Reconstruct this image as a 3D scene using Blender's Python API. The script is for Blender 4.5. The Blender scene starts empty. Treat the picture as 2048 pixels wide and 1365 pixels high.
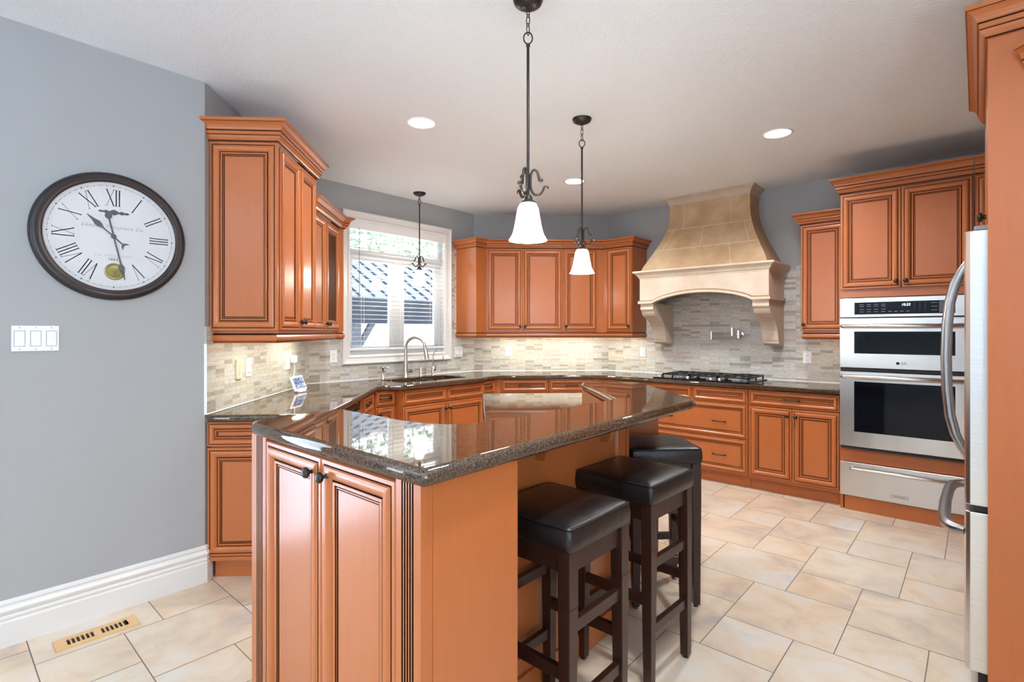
import bpy, math, random
from mathutils import Vector, Matrix
from mathutils.geometry import tessellate_polygon
random.seed(7)
PI = math.pi
sc = bpy.context.scene
COL = sc.collection
q = math.sqrt(.5)
CEIL = 2.74

# ------------------------------------------------------------------ camera
cam = bpy.data.cameras.new('camera')
cam.sensor_width = 36.0
cam.lens = 1046 / 2048 * 36
cam.shift_y = -18.5 / 2048
cam.clip_start = .02
cam_ob = bpy.data.objects.new('camera', cam)
COL.objects.link(cam_ob)
cam_ob.location = (0, 0, 1.37)
cam_ob.rotation_euler = (PI / 2, 0, math.radians(41.7))
sc.camera = cam_ob
# ------------------------------------------------------------------ world, exposure
sc.view_settings.view_transform = 'Standard'
sc.view_settings.look = 'None'
sc.view_settings.gamma = 1
sc.view_settings.use_curve_mapping = False
sc.view_settings.exposure = 0.92
w = bpy.data.worlds.new('overcast_sky')
sc.world = w
w.use_nodes = True
nt = w.node_tree
nt.nodes.clear()
wo = nt.nodes.new('ShaderNodeOutputWorld')
wb = nt.nodes.new('ShaderNodeBackground')
wr = nt.nodes.new('ShaderNodeValToRGB')
wm = nt.nodes.new('ShaderNodeSeparateXYZ')
wt = nt.nodes.new('ShaderNodeTexCoord')
nt.links.new(wt.outputs['Generated'], wm.inputs[0])
nt.links.new(wm.outputs['Z'], wr.inputs[0])
wr.color_ramp.elements[0].position = 0.0
wr.color_ramp.elements[0].color = (.84, .92, 1, 1)
wr.color_ramp.elements[1].position = .6
wr.color_ramp.elements[1].color = (.72, .84, 1, 1)
nt.links.new(wr.outputs[0], wb.inputs[0])
wb.inputs[1].default_value = 5.0
nt.links.new(wb.outputs[0], wo.inputs[0])
sc.cycles.use_denoising = True
sc.cycles.max_bounces = 10
sc.cycles.diffuse_bounces = 6
sc.cycles.glossy_bounces = 5
sc.cycles.transmission_bounces = 6
sc.cycles.sample_clamp_indirect = 6.0
sc.cycles.caustics_reflective = False
sc.cycles.caustics_refractive = False


def area_lamp(name, loc, size, power, color=(1, .93, .84), rot=(0, 0, 0), disk=False, size_y=None, spread=PI, portal=False):
    l = bpy.data.lights.new(name, 'AREA')
    l.energy = power
    l.color = color
    l.shape = 'DISK' if disk else 'RECTANGLE'
    l.size = size
    if not disk:
        l.size_y = size_y or size
    l.spread = spread
    if portal:
        l.cycles.is_portal = True
    o = bpy.data.objects.new(name, l)
    COL.objects.link(o)
    o.location = loc
    o.rotation_euler = rot
    return o


# daylight portals in the modelled window openings (sampling helpers only, they emit nothing themselves)
area_lamp('kitchen_window_portal', (-4.5, 3.215, 1.785), 1.17, 1, rot=(PI / 2, 0, -PI / 2), size_y=1.29, portal=True)
area_lamp('patio_door_portal', (-3.25, -.42, 1.23), 1.15, 1, rot=(PI / 2, 0, -PI / 2), size_y=2.4, portal=True)
area_lamp('added_dining_window_portal', (1.8, -4.55, 1.4), 1.2, 1, rot=(PI / 2, 0, 0), size_y=2.0, portal=True)
area_lamp('added_narrow_window_portal', (-2.45, -4.55, 1.25), .8, 1, rot=(PI / 2, 0, 0), size_y=2.3, portal=True)
area_lamp('added_side_window_portal', (3.05, -1.6, 1.4), 3.2, 1, rot=(PI / 2, 0, PI / 2), size_y=2.0, portal=True)
sun = bpy.data.lights.new('sun', 'SUN')
sun.energy = 20
sun.angle = math.radians(.6)
sun.color = (.93, .97, 1)
sun_ob = bpy.data.objects.new('sun', sun)
COL.objects.link(sun_ob)
sun_ob.location = (0, 6, 9)
sun_ob.rotation_euler = (math.radians(-14), 0, 0)      # high sun behind the house: no window faces it, it lights the yard
CAN_POWER = 13
FILL_POWER = 32  # base power of the added, unseen fill uplights
UNDER_POWER = 1.7

# ------------------------------------------------------------------ materials


def principled(name, color, rough=.5, metal=0., spec=.5, coat=0., coat_rough=.1):
    m = bpy.data.materials.new(name)
    m.use_nodes = True
    b = m.node_tree.nodes['Principled BSDF']
    b.inputs['Base Color'].default_value = (*color, 1)
    b.inputs['Roughness'].default_value = rough
    b.inputs['Metallic'].default_value = metal
    b.inputs['Specular IOR Level'].default_value = spec
    b.inputs['Coat Weight'].default_value = coat
    b.inputs['Coat Roughness'].default_value = coat_rough
    return m


def nd(m, t, **kw):
    n = m.node_tree.nodes.new(t)
    for k, v in kw.items():
        setattr(n, k, v)
    return n


def lk(m, a, b):
    m.node_tree.links.new(a, b)


def bsdf(m):
    return m.node_tree.nodes['Principled BSDF']


def ramp(m, stops, fac):
    r = nd(m, 'ShaderNodeValToRGB')
    e = r.color_ramp.elements
    while len(e) < len(stops):
        e.new(.5)
    for i, (p, c) in enumerate(stops):
        e[i].position = p
        e[i].color = (*c, 1)
    lk(m, fac, r.inputs[0])
    return r.outputs[0]


def coords(m, scale=(1, 1, 1), kind='Object'):
    tc = nd(m, 'ShaderNodeTexCoord')
    mp = nd(m, 'ShaderNodeMapping')
    mp.inputs['Scale'].default_value = scale
    lk(m, tc.outputs[kind], mp.inputs[0])
    return mp.outputs[0]


def noise(m, vec, scale, detail=4, rough=.55):
    n = nd(m, 'ShaderNodeTexNoise')
    n.inputs['Scale'].default_value = scale
    n.inputs['Detail'].default_value = detail
    n.inputs['Roughness'].default_value = rough
    if vec is not None:
        lk(m, vec, n.inputs['Vector'])
    return n.outputs['Fac']


def bump(m, height, strength=.2, dist=.002):
    b = nd(m, 'ShaderNodeBump')
    b.inputs['Strength'].default_value = strength
    b.inputs['Distance'].default_value = dist
    lk(m, height, b.inputs['Height'])
    lk(m, b.outputs[0], bsdf(m).inputs['Normal'])


def wood_mat(name, c1, c2, rough=.42, coat=.55):
    m = principled(name, c1, rough, spec=.25, coat=coat, coat_rough=.22)
    bsdf(m).inputs['Coat IOR'].default_value = 1.55
    f = noise(m, coords(m, (9, 9, 1.2)), 6, 6, .6)
    g = noise(m, coords(m, (1, 1, 1)), 2.2, 3, .5)
    mx = nd(m, 'ShaderNodeMix', data_type='FLOAT')
    mx.inputs[0].default_value = .5
    lk(m, f, mx.inputs[2])
    lk(m, g, mx.inputs[3])
    lk(m, ramp(m, [(.3, c1), (.7, c2)], mx.outputs[0]), bsdf(m).inputs['Base Color'])
    return m


WOOD = wood_mat('honey_maple', (.42, .120, .030), (.465, .138, .037))
GLAZE = principled('dark_glaze', (.022, .008, .004), .6, spec=.15)
DARKWOOD = wood_mat('espresso_wood', (.022, .0075, .005), (.036, .013, .009), .36, .4)
WHITE = principled('white_trim_paint', (.80, .80, .79), .35)
CREAM = principled('cream_trim_paint', (.70, .69, .665), .35)
PLASTIC = principled('white_plastic', (.82, .82, .82), .3)
ALMOND = principled('almond_plastic', (.72, .64, .47), .35)
BRONZE = principled('oil_rubbed_bronze', (.045, .040, .038), .33, .7)
BRONZE2 = principled('aged_bronze', (.055, .047, .04), .42, .6)
BLACKIRON = principled('cast_iron', (.016, .017, .019), .5, .1)
BLACKGLASS = principled('black_glass', (.005, .006, .010), .04, 0, .22)
BLACK = principled('black_plastic', (.01, .01, .011), .4)
CHROME = principled('polished_chrome', (.72, .73, .75), .1, 1)
NICKEL = principled('brushed_nickel', (.56, .54, .50), .28, 1)
GREYPLASTIC = principled('grey_plastic', (.27, .275, .28), .4)
INK = principled('dark_ink', (.02, .02, .024), .6)
FAINT = principled('faint_grey_ink', (.36, .37, .38), .7)
DIAL = principled('clock_dial_paper', (.64, .65, .655), .3, coat=.6, coat_rough=.05)
HANDGREY = principled('grey_metal', (.10, .105, .11), .4, .4)
BRASS = principled('dull_brass', (.30, .26, .10), .25, .8)
REGISTER = principled('blond_oak', (.66, .42, .20), .45)
PRINTGREY = principled('printed_grey', (.25, .26, .29), .6)
SEAL = principled('black_gap', (.012, .012, .014), .6)
SCREENPHOTO = principled('screen_picture', (.2, .23, .32), .2)


def steel_mat():
    m = principled('brushed_stainless', (.70, .68, .66), .27, 1)
    f = noise(m, coords(m, (2, 2, 260)), 3, 3)
    g = noise(m, coords(m, (3, 3, .6)), 1.1, 2)
    lk(m, ramp(m, [(.3, (.66, .645, .62)), (.7, (.77, .755, .735))], f), bsdf(m).inputs['Base Color'])
    bump(m, g, .25, .02)
    return m


STEEL = steel_mat()
HANDLEGREY = principled('satin_grey_metal', (.36, .36, .37), .32, 1)


def granite_mat():
    m = principled('brown_black_granite', (.02, .015, .012), .03, spec=.8)
    v = coords(m, (1, 1, 1))
    a = noise(m, v, 420, 3, .7)
    b = noise(m, v, 150, 4, .65)
    mx = nd(m, 'ShaderNodeMix', data_type='FLOAT')
    mx.inputs[0].default_value = .5
    lk(m, a, mx.inputs[2])
    lk(m, b, mx.inputs[3])
    lk(m, ramp(m, [(.38, (.008, .007, .007)), (.50, (.04, .025, .016)), (.56, (.17, .09, .042)), (.62, (.06, .035, .022)), (.70, (.30, .21, .13))], mx.outputs[0]), bsdf(m).inputs['Base Color'])
    return m


GRANITE = granite_mat()


def leather_mat():
    m = principled('dark_brown_leather', (.010, .0075, .0075), .33, spec=.5)
    v = coords(m)
    a = noise(m, v, 220, 3)
    b = noise(m, v, 9, 3)
    mx = nd(m, 'ShaderNodeMath', operation='ADD')
    lk(m, a, mx.inputs[0])
    ml = nd(m, 'ShaderNodeMath', operation='MULTIPLY')
    ml.inputs[1].default_value = 6
    lk(m, b, ml.inputs[0])
    lk(m, ml.outputs[0], mx.inputs[1])
    bump(m, mx.outputs[0], .25, .004)
    return m


LEATHER = leather_mat()


def paint_mat(name, c, rough=.6, bs=0., bscale=200):
    m = principled(name, c, rough, spec=.3)
    if bs:
        bump(m, noise(m, coords(m), bscale, 3), bs, .004)
    return m


WALLGREY = paint_mat('blue_grey_wall_paint', (.362, .372, .373), .55, .05, 300)
BOUNCEPAINT = paint_mat('pale_bounce_paint', (.68, .71, .74), .6)  # unseen walls made pale to bounce light and brighten the steel
CEILMAT = paint_mat('stippled_ceiling_paint', (.81, .86, .905), .8, .8, 90)


def stone_mat(name, c1, c2):
    m = principled(name, c1, .75, spec=.25)
    v = coords(m)
    f = noise(m, v, 4, 5, .6)
    lk(m, ramp(m, [(.35, c1), (.65, c2)], f), bsdf(m).inputs['Base Color'])
    bump(m, noise(m, v, 160, 3), .15, .002)
    return m


CANOPY = stone_mat('tan_limestone', (.40, .25, .13), (.52, .37, .23))
STONE = stone_mat('cream_limestone', (.62, .50, .37), (.70, .60, .48))
GROUT = principled('pale_mortar', (.72, .66, .57), .8)


def splash_mat():
    m = principled('stone_strip_tile', (.5, .46, .4), .38, spec=.4)
    tc = nd(m, 'ShaderNodeTexCoord')
    sp = nd(m, 'ShaderNodeSeparateXYZ')
    lk(m, tc.outputs['Object'], sp.inputs[0])

    def mt(op, a, b=None):
        n = nd(m, 'ShaderNodeMath', operation=op)
        for i, x in enumerate((a, b)):
            if x is None:
                continue
            if isinstance(x, (int, float)):
                n.inputs[i].default_value = x
            else:
                lk(m, x, n.inputs[i])
        return n.outputs[0]
    zx = mt('DIVIDE', sp.outputs['Z'], .0242)
    row = mt('FLOOR', zx)
    fz = mt('FRACT', zx)
    x1 = mt('DIVIDE', sp.outputs['X'], .1)
    x2 = mt('DIVIDE', sp.outputs['X'], .2)
    i1, f1 = mt('FLOOR', x1), mt('FRACT', x1)
    i2, f2 = mt('FLOOR', x2), mt('FRACT', x2)

    def wn(a, b, c):
        n = nd(m, 'ShaderNodeTexWhiteNoise', noise_dimensions='3D')
        cb = nd(m, 'ShaderNodeCombineXYZ')
        for i, x in enumerate((a, b, c)):
            if isinstance(x, (int, float)):
                cb.inputs[i].default_value = x
            else:
                lk(m, x, cb.inputs[i])
        lk(m, cb.outputs[0], n.inputs[0])
        return n.outputs['Value']
    wide = mt('GREATER_THAN', wn(i2, row, 3.3), .72)
    # vertical joint distance
    d1 = mt('MULTIPLY', mt('MINIMUM', f1, mt('SUBTRACT', 1, f1)), .1)
    d2 = mt('MULTIPLY', mt('MINIMUM', f2, mt('SUBTRACT', 1, f2)), .2)

    def mixf(f, a, b):
        n = nd(m, 'ShaderNodeMix', data_type='FLOAT')
        lk(m, f, n.inputs[0])
        lk(m, a, n.inputs[2])
        lk(m, b, n.inputs[3])
        return n.outputs[0]
    dv = mixf(wide, d1, d2)
    idx = mixf(wide, i1, mt('ADD', i2, 531.5))
    dh = mt('MULTIPLY', mt('MINIMUM', fz, mt('SUBTRACT', 1, fz)), .0242)
    joint = mt('LESS_THAN', mt('MINIMUM', dv, dh), .0008)
    rnd = wn(idx, row, .7)
    base = ramp(m, [(0, (.46, .40, .32)), (.08, (.36, .34, .31)), (.16, (.56, .53, .46)), (.42, (.64, .62, .56)), (.62, (.55, .55, .54)), (.8, (.67, .64, .56)), (.93, (.52, .44, .34)), (1, (.70, .69, .66))], rnd)
    mp = nd(m, 'ShaderNodeMapping')
    mp.inputs['Scale'].default_value = (1, 1, 3)
    lk(m, tc.outputs['Object'], mp.inputs[0])
    cl = noise(m, mp.outputs[0], 38, 5, .65)
    mul = nd(m, 'ShaderNodeMix', data_type='RGBA', blend_type='MULTIPLY')
    mul.inputs[0].default_value = .75
    lk(m, base, mul.inputs[6])
    lk(m, ramp(m, [(.3, (.66, .62, .58)), (.55, (1, 1, 1)), (.75, (1.1, 1.08, 1.04))], cl), mul.inputs[7])
    fin = nd(m, 'ShaderNodeMix', data_type='RGBA')
    lk(m, joint, fin.inputs[0])
    lk(m, mul.outputs[2], fin.inputs[6])
    fin.inputs[7].default_value = (.40, .385, .36, 1)
    lk(m, fin.outputs[2], bsdf(m).inputs['Base Color'])
    hgt = mt('SUBTRACT', 1, joint)
    bump(m, hgt, .4, .001)
    return m


SPLASH = splash_mat()


def floor_mat():
    m = principled('beige_slate_porcelain', (.62, .53, .43), .3, spec=.45)
    at = nd(m, 'ShaderNodeAttribute', attribute_name='tile_rand')
    tc = nd(m, 'ShaderNodeTexCoord')
    off = nd(m, 'ShaderNodeVectorMath', operation='MULTIPLY_ADD')
    cb = nd(m, 'ShaderNodeCombineXYZ')
    for i in range(3):
        lk(m, at.outputs['Fac'], cb.inputs[i])
    off.inputs[1].default_value = (37, 53, 11)
    lk(m, cb.outputs[0], off.inputs[0])
    lk(m, tc.outputs['Object'], off.inputs[2])
    n1 = nd(m, 'ShaderNodeTexNoise')
    n1.inputs['Scale'].default_value = 3.2
    n1.inputs['Detail'].default_value = 7
    n1.inputs['Roughness'].default_value = .62
    n1.inputs['Distortion'].default_value = .5
    lk(m, off.outputs[0], n1.inputs['Vector'])
    c = ramp(m, [(.30, (.44, .39, .36)), (.40, (.56, .48, .40)), (.47, (.64, .53, .41)), (.55, (.67, .585, .475)), (.63, (.66, .62, .57)), (.72, (.56, .55, .56))], n1.outputs['Fac'])
    tint = ramp(m, [(0, (.97, .97, .95)), (.5, (1, .955, .90)), (1, (1.0, .92, .83))], at.outputs['Fac'])
    mul = nd(m, 'ShaderNodeMix', data_type='RGBA', blend_type='MULTIPLY')
    mul.inputs[0].default_value = 1
    lk(m, c, mul.inputs[6])
    lk(m, tint, mul.inputs[7])
    lk(m, mul.outputs[2], bsdf(m).inputs['Base Color'])
    n2 = nd(m, 'ShaderNodeTexNoise')
    n2.inputs['Scale'].default_value = 14
    n2.inputs['Detail'].default_value = 5
    lk(m, tc.outputs['Object'], n2.inputs['Vector'])
    bump(m, n2.outputs['Fac'], .2, .004)
    return m


FLOORMAT = floor_mat()
FLOORGROUT = principled('grey_brown_grout', (.20, .165, .14), .8)


def emit(name, color, strength):
    m = bpy.data.materials.new(name)
    m.use_nodes = True
    t = m.node_tree
    t.nodes.clear()
    o = t.nodes.new('ShaderNodeOutputMaterial')
    e = t.nodes.new('ShaderNodeEmission')
    e.inputs[0].default_value = (*color, 1)
    e.inputs[1].default_value = strength
    t.links.new(e.outputs[0], o.inputs[0])
    return m


SHADEGLOW = emit('lit_frosted_glass', (1, .92, .80), 26.0)
CANGLOW = emit('lit_downlight_lens', (1, .95, .87), 10.0)
STRIPGLOW = emit('lit_strip_lens', (1, .98, .85), 3.5)
DIGITS = emit('lit_clock_digits', (.75, .95, 1), 1.6)
TABLETPIC = emit('lit_photo_screen', (.33, .38, .52), .8)


def glass_mat():
    m = bpy.data.materials.new('clear_glass')
    m.use_nodes = True
    t = m.node_tree
    t.nodes.clear()
    o = t.nodes.new('ShaderNodeOutputMaterial')
    tr = t.nodes.new('ShaderNodeBsdfTransparent')
    tr.inputs[0].default_value = (.96, .98, .98, 1)
    g = t.nodes.new('ShaderNodeBsdfGlossy')
    g.inputs['Roughness'].default_value = .01
    fr = t.nodes.new('ShaderNodeFresnel')
    fr.inputs[0].default_value = 1.45
    mx = t.nodes.new('ShaderNodeMixShader')
    t.links.new(fr.outputs[0], mx.inputs[0])
    t.links.new(tr.outputs[0], mx.inputs[1])
    t.links.new(g.outputs[0], mx.inputs[2])
    t.links.new(mx.outputs[0], o.inputs[0])
    return m


GLASS = glass_mat()

# ------------------------------------------------------------------ mesh building
FR = {'diag': ((-3.165, 1.02), (-q, q)), 'sink': ((-4.378, 2.233), (0, 1)), 'back': ((-4.378, 4.25), (q, q)),
      'oven': ((-3.258, 5.37), (1, 0)), 'clock': ((-3.165, 0), (0, 1)), 'world': ((0, 0), (1, 0)),
      'fridge': ((.0, 3.6), (0, -1))}


def fmat(fr):
    """local x runs along the wall, local -y comes out of it, z up"""
    (ox, oy), (ex, ey) = FR[fr]
    return Matrix(((ex, -ey, 0, ox), (ey, ex, 0, oy), (0, 0, 1, 0), (0, 0, 0, 1)))


class MB:
    def __init__(s, M=None):
        s.v, s.f, s.m, s.sm = [], [], [], []
        s.M = M

    def add(s, vs, fs, mat=0, smooth=False):
        b = len(s.v)
        for p in vs:
            p = Vector(p)
            s.v.append(s.M @ p if s.M else p)
        for i, f in enumerate(fs):
            s.f.append([b + k for k in f])
            s.m.append(mat[i] if isinstance(mat, list) else mat)
            s.sm.append(smooth)
        return s

    def box(s, x0, x1, y0, y1, z0, z1, mat=0):
        x0, x1 = min(x0, x1), max(x0, x1)
        y0, y1 = min(y0, y1), max(y0, y1)
        z0, z1 = min(z0, z1), max(z0, z1)
        return s.add([(x0, y0, z0), (x1, y0, z0), (x1, y1, z0), (x0, y1, z0), (x0, y0, z1), (x1, y0, z1), (x1, y1, z1), (x0, y1, z1)],
                     [(3, 2, 1, 0), (4, 5, 6, 7), (0, 1, 5, 4), (1, 2, 6, 5), (2, 3, 7, 6), (3, 0, 4, 7)], mat)

    def taper(s, c0, h0, c1, h1, mat=0):
        """square post from centre c0 (half sizes h0) to c1 (half sizes h1)"""
        vs = []
        for c, h in ((c0, h0), (c1, h1)):
            hx, hy = h if isinstance(h, tuple) else (h, h)
            for sx, sy in ((-1, -1), (1, -1), (1, 1), (-1, 1)):
                vs.append((c[0] + sx * hx, c[1] + sy * hy, c[2]))
        return s.add(vs, [(3, 2, 1, 0), (4, 5, 6, 7), (0, 1, 5, 4), (1, 2, 6, 5), (2, 3, 7, 6), (3, 0, 4, 7)], mat)

    def prism(s, poly, z0, z1, mat=0, axis='z'):
        """poly: list of 2-D points extruded; axis z: (x,y); axis x: (y,z); axis y: (x,z)"""
        n = len(poly)

        def P(p, h):
            return {'z': (p[0], p[1], h), 'x': (h, p[0], p[1]), 'y': (p[0], h, p[1])}[axis]
        ar = sum(poly[i][0] * poly[(i + 1) % n][1] - poly[(i + 1) % n][0] * poly[i][1] for i in range(n))
        poly = poly if ar > 0 else poly[::-1]
        if axis == 'y':
            poly = poly[::-1]
        vs = [P(p, z0) for p in poly] + [P(p, z1) for p in poly]
        fs = [tuple(reversed(range(n))), tuple(range(n, 2 * n))]
        fs += [(i, (i + 1) % n, n + (i + 1) % n, n + i) for i in range(n)]
        return s.add(vs, fs, mat)

    def front(s, x0, x1, z0, z1, y, k=1., prof=None):
        """framed door or drawer face; comes out toward -y; material 0 wood, 1 glaze"""
        prof = prof or DOORPROF
        rings = []
        mats = []
        for i, (ins, out, mt) in enumerate(prof):
            a = ins * k
            rings.append([(x0 + a, y - out, z0 + a), (x1 - a, y - out, z0 + a), (x1 - a, y - out, z1 - a), (x0 + a, y - out, z1 - a)])
        vs = [p for r in rings for p in r]
        fs = []
        for i in range(len(rings) - 1):
            for j in range(4):
                fs.append((4 * i + j, 4 * i + (j + 1) % 4, 4 * i + 4 + (j + 1) % 4, 4 * i + 4 + j))
                mats.append(prof[i + 1][2])
        L = 4 * (len(rings) - 1)
        fs.append((L, L + 1, L + 2, L + 3))
        mats.append(0)
        fs.append((3, 2, 1, 0))
        mats.append(0)
        return s.add(vs, fs, mats)

    def tube(s, pts, r, n=8, mat=0, closed=False, cap=True):
        pts = [Vector(p) for p in pts]
        N = len(pts)
        rs = r if isinstance(r, (list, tuple)) else [r] * N
        tang = []
        for i in range(N):
            a = pts[i - 1] if (i > 0 or closed) else pts[i]
            b = pts[(i + 1) % N] if (i < N - 1 or closed) else pts[i]
            tang.append((b - a).normalized())
        up = Vector((0, 0, 1)) if abs(tang[0].z) < .9 else Vector((1, 0, 0))
        u = tang[0].cross(up).normalized()
        vs = []
        for i in range(N):
            t = tang[i]
            u = (u - t * u.dot(t)).normalized()
            v = t.cross(u)
            for k in range(n):
                a = 2 * PI * k / n
                vs.append(pts[i] + (u * math.cos(a) + v * math.sin(a)) * rs[i])
        fs = []
        for i in range(N if closed else N - 1):
            for k in range(n):
                a, b = i * n + k, i * n + (k + 1) % n
                c, d = ((i + 1) % N) * n + (k + 1) % n, ((i + 1) % N) * n + k
                fs.append((a, b, c, d))
        s.add(vs, fs, mat, True)
        if cap and not closed:
            s.add(vs[:n], [tuple(reversed(range(n)))], mat)
            s.add(vs[-n:], [tuple(range(n))], mat)
        return s

    def lathe(s, prof, c=(0, 0, 0), axis='z', n=24, mat=0, smooth=True):
        """prof: (radius, height) list; axis 'y' means height comes out toward -y"""
        vs = []
        for r, h in prof:
            for k in range(n):
                a = 2 * PI * k / n
                if axis == 'z':
                    vs.append((c[0] + r * math.cos(a), c[1] + r * math.sin(a), c[2] + h))
                elif axis == 'y':
                    vs.append((c[0] + r * math.cos(a), c[1] - h, c[2] + r * math.sin(a)))
                else:
                    vs.append((c[0] + h, c[1] + r * math.cos(a), c[2] + r * math.sin(a)))
        fs = []
        ms = []
        for i in range(len(prof) - 1):
            for k in range(n):
                fs.append((i * n + k, i * n + (k + 1) % n, (i + 1) * n + (k + 1) % n, (i + 1) * n + k))
        return s.add(vs, fs, mat, smooth)

    def disc(s, r, c, axis='y', n=32, mat=0, ry=None):
        vs = []
        for k in range(n):
            a = 2 * PI * k / n
            x, z = r * math.cos(a), (ry or r) * math.sin(a)
            vs.append((c[0] + x, c[1], c[2] + z) if axis == 'y' else (c[0] + x, c[1] + z, c[2]))
        return s.add(vs, [tuple(range(n))], mat)

    def sweep(s, path, prof, z0=0, closed=False, mat=None):
        """profile (out, z, material) swept along a plan path; out is to the right of travel"""
        N = len(path)
        nor = []
        segs = N if closed else N - 1
        for i in range(segs):
            a, b = Vector(path[i]), Vector(path[(i + 1) % N])
            d = (b - a).normalized()
            nor.append(Vector((d.y, -d.x)))
        vs = []
        for i in range(N):
            if closed:
                n1, n2 = nor[i - 1], nor[i]
            else:
                n1 = nor[max(i - 1, 0)]
                n2 = nor[min(i, segs - 1)]
            mvec = (n1 + n2) / (1 + n1.dot(n2))
            for o, z, *_ in prof:
                vs.append((path[i][0] + mvec.x * o, path[i][1] + mvec.y * o, z0 + z))
        K = len(prof)
        fs, ms = [], []
        for i in range(segs):
            j = (i + 1) % N
            for k in range(K - 1):
                fs.append((i * K + k, j * K + k, j * K + k + 1, i * K + k + 1))
                ms.append(prof[k + 1][2] if len(prof[k + 1]) > 2 else (mat or 0))
        s.add(vs, fs, ms)
        if not closed:
            s.add(vs[:K], [tuple(reversed(range(K)))], 0)
            s.add(vs[-K:], [tuple(range(K))], 0)
        return s

    def slab(s, poly, z0, z1, holes=(), mat=0, n=8, hole_mat=None):
        """stone top with a full bullnose edge"""
        N = len(poly)
        r = (z1 - z0) / 2
        ar = sum(poly[i][0] * poly[(i + 1) % N][1] - poly[(i + 1) % N][0] * poly[i][1] for i in range(N))
        poly = [Vector(p) for p in (poly if ar > 0 else poly[::-1])]
        mv = []
        for i in range(N):
            d1 = (poly[i] - poly[i - 1]).normalized()
            d2 = (poly[(i + 1) % N] - poly[i]).normalized()
            n1, n2 = Vector((-d1.y, d1.x)), Vector((-d2.y, d2.x))
            mv.append((n1 + n2) / max(.3, 1 + n1.dot(n2)))
        vs = []
        for k in range(n + 1):
            a = -PI / 2 + PI * k / n
            ins = r * .8 * (1 - math.cos(a))
            z = (z0 + z1) / 2 + r * math.sin(a)
            for i in range(N):
                vs.append((poly[i].x + mv[i].x * ins, poly[i].y + mv[i].y * ins, z))
        fs = []
        for k in range(n):
            for i in range(N):
                fs.append((k * N + i, k * N + (i + 1) % N, (k + 1) * N + (i + 1) % N, (k + 1) * N + i))
        s.add(vs, fs, mat, True)
        for zz, ring, flip in ((z0, vs[:N], True), (z1, vs[-N:], False)):
            loops = [[Vector((p[0], p[1], 0)) for p in ring]] + [[Vector((p[0], p[1], 0)) for p in h] for h in holes]
            flat = [p for l in loops for p in l]
            tris = tessellate_polygon(loops)
            out = []
            for t in tris:
                a, b, c = (flat[i] for i in t)
                area = (b.x - a.x) * (c.y - a.y) - (c.x - a.x) * (b.y - a.y)
                t = t if area > 0 else t[::-1]
                out.append(tuple(t[::-1]) if flip else tuple(t))
            s.add([(p.x, p.y, zz) for p in flat], out, mat)
        for h in holes:
            k = len(h)
            s.add([(p[0], p[1], z0) for p in h] + [(p[0], p[1], z1) for p in h], [(i, i + k, k + (i + 1) % k, (i + 1) % k) for i in range(k)], mat if hole_mat is None else hole_mat)
        return s

    def build(s, name, mats, parent=None, M=None, org=(0, 0, 0), bevel=0, seg=2):
        me = bpy.data.meshes.new(name)
        o3 = Vector(org)
        me.from_pydata([tuple(v - o3) for v in s.v], [], s.f)
        for mm in (mats if isinstance(mats, (list, tuple)) else [mats]):
            me.materials.append(mm)
        me.polygons.foreach_set('material_index', s.m)
        me.polygons.foreach_set('use_smooth', s.sm)
        me.update()
        ob = bpy.data.objects.new(name, me)
        COL.objects.link(ob)
        if parent is not None:
            ob.parent = parent
        if M is not None:
            ob.matrix_world = M @ Matrix.Translation(o3)
        if bevel:
            b = ob.modifiers.new('edge', 'BEVEL')
            b.width = bevel
            b.segments = seg
            b.limit_method = 'ANGLE'
            b.angle_limit = math.radians(40)
        return ob


WG = [WOOD, GLAZE]
DOORPROF = [(0, 0, 0), (0, .014, 0), (.003, .018, 0), (.0140, .018, 0), (.0140, .0135, 1), (.0178, .0135, 1), (.0178, .0185, 1),
            (.021, .0225, 0), (.027, .0252, 0), (.034, .0258, 0), (.042, .0242, 0), (.049, .020, 0), (.0540, .0135, 0), (.0542, .009, 1), (.0580, .009, 1), (.0582, .0145, 1),
            (.0605, .0165, 0), (.066, .0165, 0), (.0680, .013, 0), (.0682, .0085, 1), (.0720, .0085, 1), (.0722, .0115, 0), (.0752, .0115, 0),
            (.0754, .0075, 1), (.0792, .0075, 1), (.0794, .0095, 0), (.081, .010, 0)]


def tag(o, label=None, cat=None, group=None, kind=None):
    if label:
        o['label'] = label
    if cat:
        o['category'] = cat
    if group:
        o['group'] = group
    if kind:
        o['kind'] = kind
    return o


class Thing:
    """an Empty at the base of a thing; parts are given in the coordinates of a wall frame"""

    def __init__(s, name, fr, org, label, cat, group=None):
        s.fr, s.org = fr, Vector(org)
        o = bpy.data.objects.new(name, None)
        o.empty_display_size = .1
        COL.objects.link(o)
        o.matrix_world = fmat(fr) @ Matrix.Translation(s.org)
        s.o = tag(o, label, cat, group)

    def part(s, mb, name, mats, parent=None, label=None, **kw):
        o = mb.build(name, mats, parent or s.o, None, s.org, **kw)
        if label:
            o['label'] = label
        return o


def solo(mb, name, mats, fr, org, label, cat, group=None, **kw):
    o = mb.build(name, mats, None, fmat(fr), org, **kw)
    return tag(o, label, cat, group)


def structure(mb, name, mats, fr='world', org=(0, 0, 0), parent=None, **kw):
    if parent is None:
        o = mb.build(name, mats, None, fmat(fr), org, **kw)
        o['kind'] = 'structure'
    else:
        o = mb.build(name, mats, parent, None, org, **kw)
    return o


def arc(c, r, a0, a1, n):
    return [(c[0] + r * math.cos(a0 + (a1 - a0) * i / n), c[1] + r * math.sin(a0 + (a1 - a0) * i / n)) for i in range(n + 1)]


def to_world(fr, a, o):
    p = fmat(fr) @ Vector((a, -o, 0))
    return (p.x, p.y)


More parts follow.
